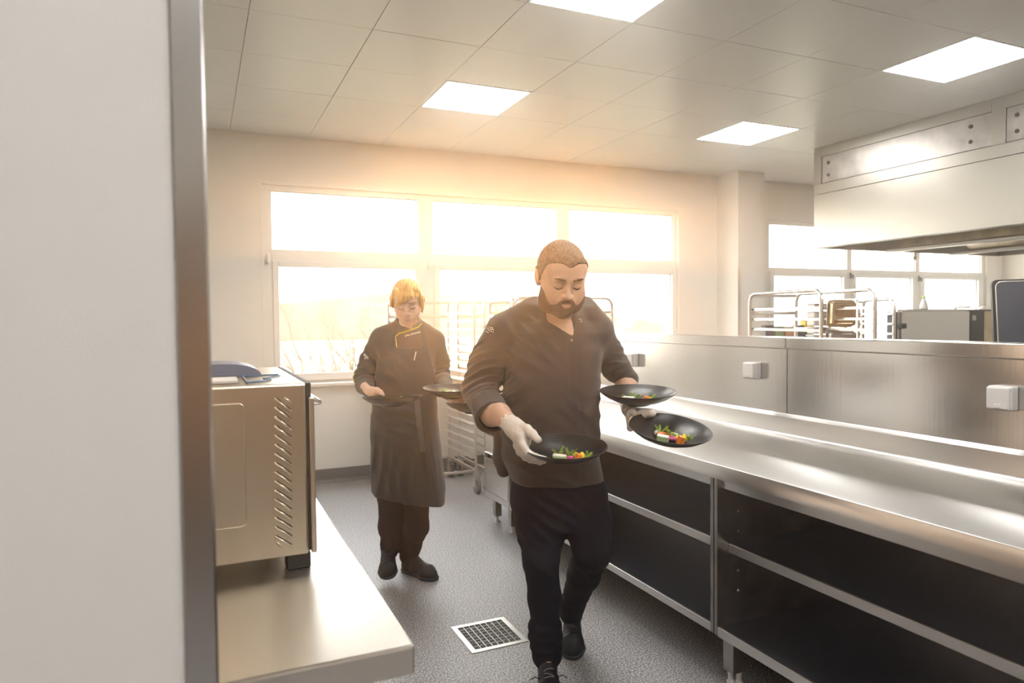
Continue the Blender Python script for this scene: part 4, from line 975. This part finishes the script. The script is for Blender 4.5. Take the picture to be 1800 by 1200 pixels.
drape_ribbon('collar_flap', [((-0.0241, -0.0800, 1.5252)[0]-.01, (-0.0241, -0.0800, 1.5252)[2]-.004), ((0.0181, -0.1200, 1.4844)[0]-.012, (0.0181, -0.1200, 1.4844)[2]-.008), ((0.0664, -0.1500, 1.4312)[0]-.008, (0.0664, -0.1500, 1.4312)[2]-.012)], .028, bvj, cuff_m, man, .0005, .003)
for (q, r_) in (((0.1138, -0.1200, 1.4901), .0075), ((0.0764, -0.1600, 1.4138), .004)):
    h = drape_pt(bvj, q[0], q[2], .004); bm = nb(); cyl(bm, h+Vector((0, .003, 0)), h-Vector((0, .0025, 0)), r_, n=16); o = part('snap_button', bm, button_m, man, world=False)
    bm = nb(); cyl(bm, h-Vector((0, .0024, 0)), h-Vector((0, .0030, 0)), r_*.6, n=16); part('button_face', bm, cuff_m, o, world=False)
q = (-0.2509, -0.0600, 1.4663); drape_text('sleeve_print', 'r&co.', .024, (q[0], q[2]), R(-14), bvj, print_m, man)
for (dx, dz, w_, h_) in ((.002, -.012, .044, .0022), (-.006, -.018, .018, .0032)):
    c_ = Vector((q[0]+dx, q[2]+dz)); d_ = Vector((math.cos(R(-22)), math.sin(R(-22)))); drape_ribbon('sleeve_print', [tuple(c_-d_*w_/2), tuple(c_+d_*w_/2)], h_, bvj, print_m, man, .0012, .0008, step=12)
# gloves
def glove(hand, cuts, parent):
    s = SDF()
    for pts, rs in hand: s.chain(pts, rs, .006)
    for pt, n in cuts: s.plane(pt, n, .003)
    s.disp = lambda p: .0007*np.sin(p[:, 0]*260+p[:, 2]*180)*np.sin(p[:, 1]*240)
    return sdf_part('glove', s, .0028, glove_m, parent)
n_ = np.array((-0.2004, -0.3000, 1.1476))-np.array(mr_wr); glove(mr_hand, [(np.array(mr_wr)+n_*.38, n_)], man)
n_ = np.array((0.3294, 0.0900, 1.1872))-np.array(ml_wr); glove(ml_hand, [(np.array(ml_wr)+n_*.5, n_)], man)
# trousers
s = SDF(); s.stack([(.64, .012, .02, .150, .125), (.74, .020, .02, .185, .142), (.80, .026, .02, .188, .145), (.90, .020, .02, .175, .14)], .04)
s.chain([(-0.0591, 0.0100, 0.7661), (-0.0419, -0.0000, 0.6314), mRk, (-0.0326, -0.0000, 0.3465), (-0.0291, 0.0000, 0.1985), (-0.0256, -0.0100, 0.1125)], [.105, .098, .070, .064, .060, .062], .03)
s.chain([(0.1355, 0.0300, 0.7590), (0.1505, -0.0000, 0.6532), mLk, (0.1423, 0.1200, 0.3954), (0.1050, 0.2700, 0.2099), (0.1020, 0.3000, 0.1501)], [.100, .094, .076, .066, .054, .054], .03)
for (c_, r_) in (((-0.0359, -0.0000, 0.2321), .066), ((-0.0292, 0.0000, 0.1842), .070), ((-0.0277, -0.0100, 0.1459), .066)): s.ell(c_, (r_, r_, .020), .016)
s.ell((0.0973, 0.2700, 0.2152), (.058, .058, .02), .016)
s.disp = folds(((-0.0497, -0.0500, 0.5070), .09, (.5, 0, 1), .045, .004), ((-0.0336, -0.0000, 0.2273), .07, (.3, 0, 1), .034, .005), ((0.0067, -0.1000, 0.7298), .12, (.8, 0, 1), .045, .007), ((0.1518, 0.0000, 0.4992), .09, (.8, 0, 1), .045, .005), ((0.1095, 0.2000, 0.2770), .07, (.4, 0, 1), .04, .003), ((-0.0947, -0.0500, 0.6239), .1, (.6, 0, .8), .05, .005))
tr_ = sdf_part('trousers', s, .0062, trouser_m, man)
shoe(man, (-0.0251, 0.0000, 0.1076), ((-0.0200, 0.0600, 0.0783)[0], .065, .0), ((-0.0264, -0.2000, 0.0938)[0]+.002, -.245, .0), (0, 0, 1), .058, laces=True, tall=.055)
shoe(man, mLa, ((0.1153, 0.4000, 0.0745)[0], .41, .075), ((0.0853, 0.2000, 0.0601)[0]+.01, .175, .004), (0, .35, 1), .050, tall=.03)

# ================================================================== PERSON 2: blond woman
wom = thing('person', 'blond woman in a charcoal chef jacket and long apron carrying black bowls behind the man', 'person', (1.0914, 3.9487, 0.0000), R(-24.112))
wh = head_frame((0.0266, -0.1000, 1.6014), .10, .42, -.05, 1.06)
wr_wr = (-0.1673, -0.2600, 1.1139)
wr_hand = [([(-0.2024, -0.1800, 1.1281), wr_wr, (-0.1336, -0.3200, 1.1137)], [.028, .024, .028]), ([(-0.1386, -0.3100, 1.1157), (-0.1025, -0.3700, 1.1186)], [.028, .026]),
           ([(-0.1024, -0.3700, 1.1277), (-0.0720, -0.4200, 1.1236), (-0.0547, -0.4500, 1.1119)], [.018, .013, .0105])]
for i_ in range(4):
    wr_hand.append(([(-0.1186, -0.3500, 1.1137), ((-0.1151, -0.4000, 1.0890)[0]+.011*i_, -.40+.012*i_, (-0.1150, -0.4000, 1.0920)[2]), ((-0.0896, -0.4400, 1.0756)[0]+.014*i_, -.44+.02*i_, (-0.0896, -0.4400, 1.0756)[2]), ((-0.0565, -0.4600, 1.0688)[0]+.014*i_, -.45+.02*i_, (-0.0565, -0.4600, 1.0688)[2])], [.018, .011, .0095, .008]))
wl_wr = (0.2619, -0.2800, 1.1086)
wl_hand = [([(0.2451, -0.2000, 1.1130), wl_wr, (0.2813, -0.3600, 1.0987)], [.027, .024, .030]), ([(0.2803, -0.3500, 1.0945), (0.3074, -0.4200, 1.0960)], [.028, .022]), ([(0.2812, -0.3600, 1.0896), (0.3161, -0.4200, 1.0781), (0.3457, -0.4600, 1.0795), (0.3736, -0.4800, 1.0846)], [.02, .014, .013, .011])]
for i_ in range(4):
    wl_hand.append(([(0.2881, -0.3700, 1.0906), ((0.3001, -0.4400, 1.0895)[0]+.012*i_, -.42, (0.3000, -0.4400, 1.0776)[2]), ((0.3078, -0.4600, 1.0946)[0]+.015*i_, -.46, (0.3077, -0.4600, 1.0888)[2]), ((0.3154, -0.4800, 1.1027)[0]+.018*i_, -.49, (0.3154, -0.4800, 1.0998)[2])], [.018, .011, .0095, .008]))
wt = [(.92, -.008, .01, .182, .128), (1.02, -.010, .0, .180, .125), (1.12, -.004, -.005, .180, .125), (1.22, .004, -.008, .176, .128), (1.31, .006, -.004, .176, .118), (1.38, .004, .0, .160, .098), (1.43, .006, .0, .10, .075)]
wRs, wRe = (-0.1499, 0.0000, 1.3946), (-0.2592, 0.0300, 1.1682); wLs, wLe = (0.1668, 0.0000, 1.3782), (0.1998, 0.0400, 1.1829)
wRk, wRa = (-0.0924, -0.0800, 0.3811), (-0.1199, 0.0200, 0.1671); wLk, wLa = (0.0536, 0.0200, 0.3513), (-0.0195, 0.0600, 0.1119)
s = SDF(); s.stack(shrink(wt, .014), .02); s.cone((-0.0602, 0.0000, 1.4333), wRs, .04, .048, .03); s.cone((0.0883, 0.0000, 1.4318), wLs, .04, .048, .03)
s.chain([wRs, wRe, wr_wr], [.042, .032, .020], .015); s.chain([wLs, wLe, wl_wr], [.042, .032, .020], .015)
for pts, rs in wr_hand+wl_hand: s.chain(pts, rs, .005)
s.chain([(-.08, .03, .86), ((-0.1054, -0.0000, 0.4424)[0], .0, .55), wRa], [.080, .05, .034], .04); s.chain([(.08, .03, .86), ((0.0410, 0.0000, 0.4409)[0], .02, .5), wLa], [.080, .05, .034], .04)
s.cone(wRa, ((-0.1107, -0.0400, 0.0800)[0], -.03, .08), .028, .022, .02); s.cone(wLa, ((0.0546, -0.0200, 0.0444)[0], -.0, .04), .028, .022, .02)
head_ops(s, wh, heavy=.94, neck=(0.0124, 0.0000, 1.4326), neck_r=(.050, .056))
bodyw = sdf_part('body', s, .0042, skin2_m, wom); bodyw['label'] = 'face, neck and bare hands of the blond woman'
face_details(wh, wom, bvh_of(bodyw), mat('blond_brow', (.42, .24, .09), .8), fem=True)
# hair: cap, swept fringe, side locks, ponytail
T2, Rm2, k2 = wh
s = SDF(); head_ops(s, wh, heavy=1.0)
for x in (-1, 1): s.ell(T2((x*.092, .004, -.020)), (.018*k2, .018*k2, .026*k2), .004, 's', Rm2)
def fn(p):
    q = hq(p, wh); zh = np.interp(q[:, 1], [-.085, -.05, -.034, -.015, .02, .05, .09], [.060, .045, .020, .0, -.015, -.055, -.065])
    return (zh-q[:, 2])*k2*.8
clip_fn(s, fn, .004)
for i_ in range(15):                                   # fringe strands swept from the parting
    t_ = i_/14; x1 = -.060+.092*t_; x0_ = .034-.02*t_
    zt = .016+.052*t_**1.3
    s.cone(T2((x0_-.02+.02*t_, -.058, .112)), T2(((x0_+x1)/2+.004, -.094+.006*abs(x1)/.06, .074)), .009, .009, .006); s.cone(T2(((x0_+x1)/2+.004, -.094+.006*abs(x1)/.06, .074)), T2((x1, -.098+.42*abs(x1)**1.15, zt)), .009, .0048, .006)
for i_ in range(4):                                    # locks beside the face
    s.chain([T2((.055, -.052, .085)), T2((.074, -.050-.0*i_, .040)), T2((.079-.002*i_, -.046+.010*i_, -.005)), T2((.076, -.040+.010*i_, -.045+.01*i_))], [.011, .009, .007, .003], .006)
    s.chain([T2((-.050, -.056, .085)), T2((-.073, -.050, .040)), T2((-.080+.002*i_, -.040+.010*i_, .002)), T2((-.078, -.030+.010*i_, -.012))], [.011, .009, .006, .003], .006)
s.chain([T2((0, .09, .05)), T2((.02, .13, .02)), T2((.035, .135, -.05)), T2((.03, .12, -.13))], [.03, .032, .028, .012], .02)
s.disp = lambda p: -.0040+.0016*np.sin(p[:, 0]*520+60*p[:, 2]+2*np.sin(p[:, 2]*60))
sdf_part('hair', s, .0032, blond_m, wom)
# jacket
s = SDF(); s.stack(wt, .03)
s.cone((-0.0550, 0.0100, 1.4496), (-0.1432, 0.0000, 1.4011), .046, .056, .05); s.cone((0.0806, 0.0100, 1.4483), (0.1668, 0.0000, 1.3815), .046, .056, .05)
s.chain([(-0.1501, -0.0000, 1.3814), (-0.2136, 0.0100, 1.2624), (-0.2537, 0.0200, 1.1690), (-0.2309, -0.0600, 1.1297), (-0.1807, -0.2100, 1.1120)], [.062, .060, .054, .050, .036], .02)
s.chain([(0.1666, -0.0000, 1.3650), (0.1927, 0.0200, 1.2511), (0.1940, 0.0300, 1.1770), (0.2210, -0.0800, 1.1401), (0.2551, -0.2400, 1.1107)], [.062, .058, .054, .048, .034], .02)
s.cone((0.0156, 0.0000, 1.4259), (0.0114, 0.0120, 1.4853), .082, .072, .02); s.cone((0.0148, -0.0000, 1.3731), (0.0125, 0.0100, 1.5382), .060, .060, .0, mode='s'); s.plane((0.0135, -0.0000, 1.5051), (.0, -.55, 1), .005)
wedge(s, [(0.0067, 0.0000, 1.4920), (0.0456, 0.0000, 1.4454)], [.036, .003], -.02, .004)
s.disp = folds(((-0.2427, -0.0000, 1.1772), .09, (.2, -.3, -1), .030, .007), ((-0.0949, -0.1000, 1.2323), .10, (1, 0, .8), .045, .007), ((0.2039, -0.0000, 1.1893), .09, (.2, -.3, -1), .03, .007), ((0.1148, -0.1000, 1.2464), .10, (1, 0, -.7), .06, .005), ((-0.1945, 0.0000, 1.2926), .10, (1, 0, .9), .05, .005))
jw = sdf_part('jacket', s, .0058, jacket2_m, wom)
# apron: wrapped skirt plus bib
s = SDF(); ap_ = [(.338, -.008, .02, .212, .165), (.50, .0, .015, .216, .165), (.68, -.006, .01, .210, .160), (.84, -.016, .005, .200, .150), (.98, -.012, .0, .190, .138), (1.06, -.010, .0, .186, .133)]
s.stack(ap_, .02, e=2.5); s.stack([(z-(.02 if i == 0 else 0), x, y, rx-.035, ry-.035) for i, (z, x, y, rx, ry) in enumerate(ap_)][:-1], .004, 's', e=2.5)
s.plane((0.0126, -0.1200, 0.4565), (-.20, 0, -1), .003)
s.disp = folds(((-0.0578, -0.1500, 0.9958), .16, (.25, 0, 1), .07, .009), ((0.0646, -0.1500, 0.6414), .22, (1, 0, .15), .085, .010), ((-0.1363, -0.1000, 0.6649), .2, (1, 0, -.25), .07, .010), ((-0.0119, -0.1500, 0.8672), .12, (.5, 0, 1), .06, .008), ((0.1723, -0.1000, 0.7270), .2, (1, 0, .1), .06, .008))
aw = sdf_part('apron', s, .0062, apron_m, wom)
s = SDF(); s.stack([(z, x, y, rx+.007, ry+.007) for z, x, y, rx, ry in wt[1:]], .0)
tl, tr1, bl, br = (-0.0640, -0.1200, 1.3394), (0.1346, -0.1200, 1.3374), (-0.1675, -0.1200, 1.0897), (0.1890, -0.1200, 1.0861)
def fn(p):
    f = np.clip((p[:, 2]-bl[2])/(tl[2]-bl[2]), 0, 1.2); xl = bl[0]+(tl[0]-bl[0])*f**1.6; xr = br[0]+(tr1[0]-br[0])*f**1.6
    return np.maximum(np.maximum(xl-p[:, 0], p[:, 0]-xr)*.85, np.maximum(p[:, 2]-tl[2], p[:, 1]+.01))
clip_fn(s, fn, .003); s.disp = folds(((-0.0141, -0.1000, 1.2477), .12, (1, 0, .9), .07, .006))
bib = sdf_part('apron_bib', s, .0055, apron_m, wom)
bvw = bvh_of(jw); bva = bvh_of(aw)
def wx(px, py, dy=-.12): return None
drape_ribbon('apron_strap', [((0.1250, -0.1200, 1.3343)[0], (0.1250, -0.1200, 1.3343)[2]), ((0.1106, -0.1000, 1.4077)[0], (0.1106, -0.1000, 1.4077)[2]), ((0.0949, -0.0700, 1.4849)[0], (0.0949, -0.0700, 1.4849)[2])], .024, bvw, apron_m, wom, .002, .003)
drape_ribbon('apron_strap', [((-0.0577, -0.1200, 1.3329)[0], (-0.0577, -0.1200, 1.3329)[2]), ((-0.0503, -0.1000, 1.4093)[0], (-0.0503, -0.1000, 1.4093)[2]), ((-0.0397, -0.0600, 1.4797)[0], (-0.0397, -0.0600, 1.4797)[2])], .024, bvw, apron_m, wom, .002, .003)
drape_ribbon('apron_tie', [((0.0753, -0.1600, 1.0660)[0], (0.0753, -0.1600, 1.0660)[2]), ((0.0873, -0.1700, 0.9173)[0], (0.0873, -0.1700, 0.9173)[2]), ((0.1053, -0.1800, 0.7530)[0], (0.1053, -0.1800, 0.7530)[2])], .030, bva, strap_m, wom, .004, .003)
def pip(pts, name='yellow_piping'):
    P = []
    for a, b in zip(pts, pts[1:]):
        for k in range(8): P.append(Vector(a).lerp(Vector(b), k/8))
    P.append(Vector(pts[-1])); Q = [drape_pt(bvw, p.x, p.z, .003) for p in P]; Q = [q for q in Q if q is not None]
    for k in range(1, len(Q)-1):
        if abs(Q[k].y-Q[k-1].y) > .03: Q[k].y = Q[k-1].y
    bm = nb(); tube(bm, Q, .0028, 6); o = part(name, bm, yellow_m, wom, sm=True, world=False); o['label'] = 'bright yellow piping'
pip([(-0.0330, -0.0600, 1.4959), (0.0087, -0.0800, 1.4696), (0.0501, -0.1000, 1.4501)]); pip([(0.0948, -0.0700, 1.4752), (0.0843, -0.0900, 1.4593), (0.0597, -0.1000, 1.4468), (0.0112, -0.1000, 1.4312), (-0.0276, -0.1000, 1.4219), (-0.0439, -0.1000, 1.4060), (-0.0411, -0.1000, 1.3770), (-0.0352, -0.1000, 1.3447)])
pip([(-0.3071, -0.0200, 1.2058), (-0.2986, -0.0300, 1.1867), (-0.3056, -0.0300, 1.1638), (-0.2993, -0.0300, 1.1440)])
q = (0.0590, -0.1200, 1.4215); drape_text('name_embroidery', 'Jolka Bebesteuer', .0155, (q[0], q[2]), R(15), bvw, print_m, wom, off=.003)
q = (-0.2225, -0.0400, 1.2950); drape_text('sleeve_print', 'r&co.', .018, (q[0], q[2]), R(-30), bvw, print_m, wom)
for (dx, dz, w_, h_) in ((.002, -.012, .028, .0022), (-.006, -.016, .012, .003)):
    c_ = Vector((q[0]+dx, q[2]+dz)); d_ = Vector((math.cos(R(-30)), math.sin(R(-30)))); drape_ribbon('sleeve_print', [tuple(c_-d_*w_/2), tuple(c_+d_*w_/2)], h_, bvw, print_m, wom, .0012, .0008, step=12)
# pen in the jacket pocket
bvx = bvh_of(bib); a_ = drape_pt(bvx, (0.0749, -0.1300, 1.3192)[0], (0.0749, -0.1300, 1.3192)[2], .006); b_ = drape_pt(bvx, (0.0646, -0.1300, 1.2713)[0], (0.0646, -0.1300, 1.2713)[2], .004)
if a_ is not None and b_ is not None:
    bm = nb(); tube(bm, [a_, b_], .0032, 8); o = part('ballpoint_pen', bm, plastic_w, wom, sm=True, world=False); o['label'] = 'white pen in the breast pocket'
# trousers and shoes
s = SDF(); s.chain([(-.085, .03, .70), ((-0.1026, 0.0000, 0.4088)[0], .0, .50), (-0.1078, 0.0000, 0.2913), (-0.1130, 0.0200, 0.1806)], [.095, .078, .066, .056], .03); s.cone((-0.1130, 0.0200, 0.1806), (-0.1188, 0.0300, 0.1367), .055, .050, .02); s.cone((0.0030, 0.0500, 0.1628), (-0.0129, 0.0600, 0.0982), .060, .055, .02); s.chain([(.08, .03, .70), ((0.0443, 0.0000, 0.4409)[0], .02, .50), (0.0393, 0.0200, 0.2839), (0.0030, 0.0500, 0.1628)], [.095, .082, .074, .062], .03); s.ell((0, .03, .74), (.17, .12, .1), .04)
s.disp = folds(((-0.0950, 0.0000, 0.2576), .1, (.6, 0, 1), .05, .003), ((0.0314, -0.0000, 0.2395), .1, (.8, 0, 1), .05, .004))
sdf_part('trousers', s, .0065, trouser_m, wom)
shoe(wom, (-0.1166, 0.0200, 0.1603), ((-0.1316, 0.0800, 0.0959)[0], .075, .105), ((-0.1038, -0.1000, 0.0552)[0], -.135, .035), (0, -.25, 1), .048, tall=.02)
shoe(wom, (-0.0210, 0.0700, 0.1085), ((-0.0442, 0.1000, 0.0018)[0]-.008, .10, .0), ((0.1616, -0.1200, 0.0140)[0], -.085, .0), (0, 0, 1), .047, tall=.04)

# ================================================================== BOWLS AND FOOD
PR = .150
prof = [(0, .0), (.048, .0), (.052, .003), (.052, .005), (.085, .013), (.118, .028), (.140, .043), (.1495, .0515), (PR, .0530), (.1490, .0540), (.1465, .0525), (.137, .0445), (.115, .031), (.083, .0175), (.05, .0100), (.0, .0085)]
bm = nb(); lathe(bm, prof, 72); plate_me = bpy.data.meshes.new('bowl_shell'); bm.to_mesh(plate_me); bm.free(); plate_me.materials.append(plate_m)
plate_me.polygons.foreach_set('use_smooth', [True]*len(plate_me.polygons))
def floret(bm, c, r, n, rnd):
    for i in range(n):
        ball(bm, c+Vector((rnd.uniform(-r, r), rnd.uniform(-r, r), rnd.uniform(0, r))), r*rnd.uniform(.4, .7), 7)
def sprig(bm, c, h, rnd, n=5):
    for i in range(n):
        a = rnd.uniform(0, 2*PI); d = Vector((math.cos(a)*.6, math.sin(a)*.6, 1)).normalized(); L = h*rnd.uniform(.6, 1.1)
        p1 = c+d*L*.5+Vector((0, 0, .001)); p2 = c+d*L+Vector((math.cos(a)*L*.25, math.sin(a)*L*.25, 0)); tube(bm, [c, p1, p2], .0009, 4)
        for t in (.45, .65, .85, 1.0):
            for sgn in (-1, 1):
                q = c.lerp(p2, t); sd = d.cross(Vector((0, 0, 1))).normalized()*sgn; l = L*.30*(1.25-t*.6)
                u = (sd+d*.8).normalized(); w = u.cross(d).normalized()
                v = [q, q+u*l*.5+d*l*.22, q+u*l, q+u*l*.5-d*l*.18]
                f = [bm.verts.new(x) for x in v]; g = [bm.verts.new(x+w*.0008) for x in v]
                bm.faces.new(f); bm.faces.new(g[::-1])
                for i2 in range(4): bm.faces.new((f[i2], g[i2], g[(i2+1) % 4], f[(i2+1) % 4]))
def bowl(rimc, D, tiltx, tilty, where, seed, items, frz=R(-24.112), flabel=None):
    """rimc: centre of the rim circle in the world"""
    rot = Matrix.Rotation(frz, 4, 'Z') @ Matrix.Rotation(tilty, 4, 'Y') @ Matrix.Rotation(tiltx, 4, 'X')
    M = Matrix.Translation(rimc) @ rot @ Matrix.Translation((0, 0, -.053))
    o = bpy.data.objects.new('bowl', plate_me); C.objects.link(o); o.matrix_world = M; tag(o, 'matt black shallow bowl '+where, 'bowl', 'matt black bowls of garnish')
    rnd = random.Random(seed)
    def put(name, bm, m, x, y, label, cat, sm=False, rz=0, z=.010):
        me = bpy.data.meshes.new(name); bm.to_mesh(me); bm.free(); me.materials.append(m)
        if sm: me.polygons.foreach_set('use_smooth', [True]*len(me.polygons))
        q = bpy.data.objects.new(name, me); C.objects.link(q); q.matrix_world = M @ Matrix.Translation((x, y, z+.16*(x*x+y*y)**.5*.6*((x*x+y*y)**.5 > .05))) @ Matrix.Rotation(rz, 4, 'Z')
        tag(q, label+' in the '+flabel, cat); return q
    for (k, x, y, a) in items:
        if k == 'block':
            q = put('terrine_block', box((-.021, -.012, 0), (.021, .012, .021), .002, 2), f_green, x, y, 'pale green block', 'vegetable', rz=a)
            bm2 = box((-.0205, -.0115, .0208), (.0205, .0115, .0232), .001); me = bpy.data.meshes.new('cream_layer'); bm2.to_mesh(me); bm2.free(); me.materials.append(f_white); c2 = bpy.data.objects.new('cream_layer', me); C.objects.link(c2); c2.parent = q
        elif k == 'carrot':
            bm = nb(); tube(bm, [(-.022, 0, .008), (-.008, .001, .010), (.008, 0, .010), (.022, .001, .007)], 1, 10, rs=[.006, .0095, .009, .0055]); put('carrot_piece', bm, f_orange, x, y, 'glazed orange carrot piece', 'vegetable', True, a)
        elif k == 'dot':
            bm = nb(); ball(bm, (0, 0, .009), .011, 14, (1, 1, .95)); put('cream_dot', bm, f_dot, x, y, 'white round dumpling', 'garnish', True)
        elif k == 'beet':
            bm = nb(); tube(bm, [(-.020, 0, .007), (0, .002, .008), (.020, 0, .007)], 1, 10, rs=[.006, .0085, .006]); put('beet_wedge', bm, f_purple, x, y, 'purple beet wedge', 'vegetable', True, a)
        elif k == 'cube':
            bm = nb(); prism(bm, [(-.013, 0), (.013, 0), (.010, .026), (-.004, .029)], -.011, .011, 'y'); bmesh.ops.bevel(bm, geom=list(bm.edges), offset=.0015, segments=1, affect='EDGES'); put('pumpkin_cube', bm, f_orange, x, y, 'bright orange pumpkin cube', 'vegetable', rz=a)
        elif k == 'yellow':
            bm = nb(); floret(bm, Vector((0, 0, .006)), .014, 16, rnd); put('yellow_floret', bm, f_yellow, x, y, 'crumbly yellow floret', 'vegetable', True)
        elif k == 'brown':
            bm = nb(); floret(bm, Vector((0, 0, .004)), .009, 7, rnd); put('brown_morsel', bm, f_brown, x, y, 'small browned morsel', 'garnish', True)
        elif k == 'slab':
            put('pale_wedge', box((-.014, -.006, 0), (.014, .006, .018), .002), f_green, x, y, 'thin pale green wedge leaning behind', 'vegetable', rz=a)
        elif k[0] == 'h':
            bm = nb(); sprig(bm, Vector((0, 0, 0)), .034 if k != 'hb' else .028, rnd, 6 if k != 'hb' else 10); put('herb_sprig', bm, f_leaf, x, y, {'h1': 'herb sprig on the dumpling', 'h2': 'middle herb sprig', 'hb': 'bushy herb tuft', 'h3': 'herb sprig behind the floret'}[k], 'herb', z=.016 if k != 'hb' else .010)
    return M
full = [('dot', -.040, .022, 0), ('carrot', -.022, .008, .1), ('h1', -.030, .018, 0), ('brown', .004, -.002, 0), ('h2', .006, .008, 0), ('slab', .022, .010, -.6), ('block', -.030, -.036, -.35), ('beet', .008, -.024, -.1), ('yellow', .040, -.028, 0), ('cube', .032, -.044, .3), ('hb', .066, -.032, 0)]
items1 = [(k, x+.008, y-.030, a) for k, x, y, a in full]
bowl((1.1520, 2.1357, 1.0568), 2.42, R(7), R(0), 'held low in the man\'s gloved right hand', 1, items1, flabel='bowl held lowest by the man')
items2 = [(k, x-.012, y-.020+(.012 if k in ('cube', 'yellow', 'block') else 0), a) for k, x, y, a in full if k not in ('hb', 'beet', 'slab')]+[('beet', .008, -.020, 0), ('h3', .046, -.016, 0)]
bowl((1.5683, 2.3000, 1.2103), 2.74, R(5), R(0), 'upper one balanced on the man\'s left forearm', 2, items2, flabel='upper bowl on the man\'s left arm')
items3 = [(k, x+.002, y+.008, a) for k, x, y, a in full]
bowl((1.5492, 2.0675, 1.0980), 2.52, R(13), R(5), 'gripped by thumb over the steel worktop, lower right one', 3, items3, flabel='lower bowl held over the worktop')
items4 = [(k, x, y-.02, a) for k, x, y, a in full if k in ('h2', 'h3', 'hb', 'cube', 'yellow', 'beet', 'carrot', 'block')]+[('h1', .02, -.03, 0), ('h3', .04, -.01, 0)]
bowl((0.8705, 3.4121, 1.1197), 3.47, R(-3), R(-1.5), 'held by the woman\'s right hand in front of her apron', 4, items4, flabel='bowl in the woman\'s right hand')
items5 = [(k, x-.02, y-.02, a) for k, x, y, a in full]
bowl((1.1593, 3.3376, 1.1545), 3.52, R(2), R(1), 'upper one on the woman\'s left arm, half behind the man\'s sleeve', 5, items5, flabel='upper bowl on the woman\'s left arm')
items6 = [(k, x-.05, y-.01, a) for k, x, y, a in full if k in ('block', 'beet', 'brown', 'carrot')]
bowl((1.2588, 3.2712, 1.0750), 3.50, R(-7), R(2), 'lower one below the woman\'s other bowl, behind the man\'s elbow', 6, items6, flabel='lower bowl beyond the man\'s elbow')
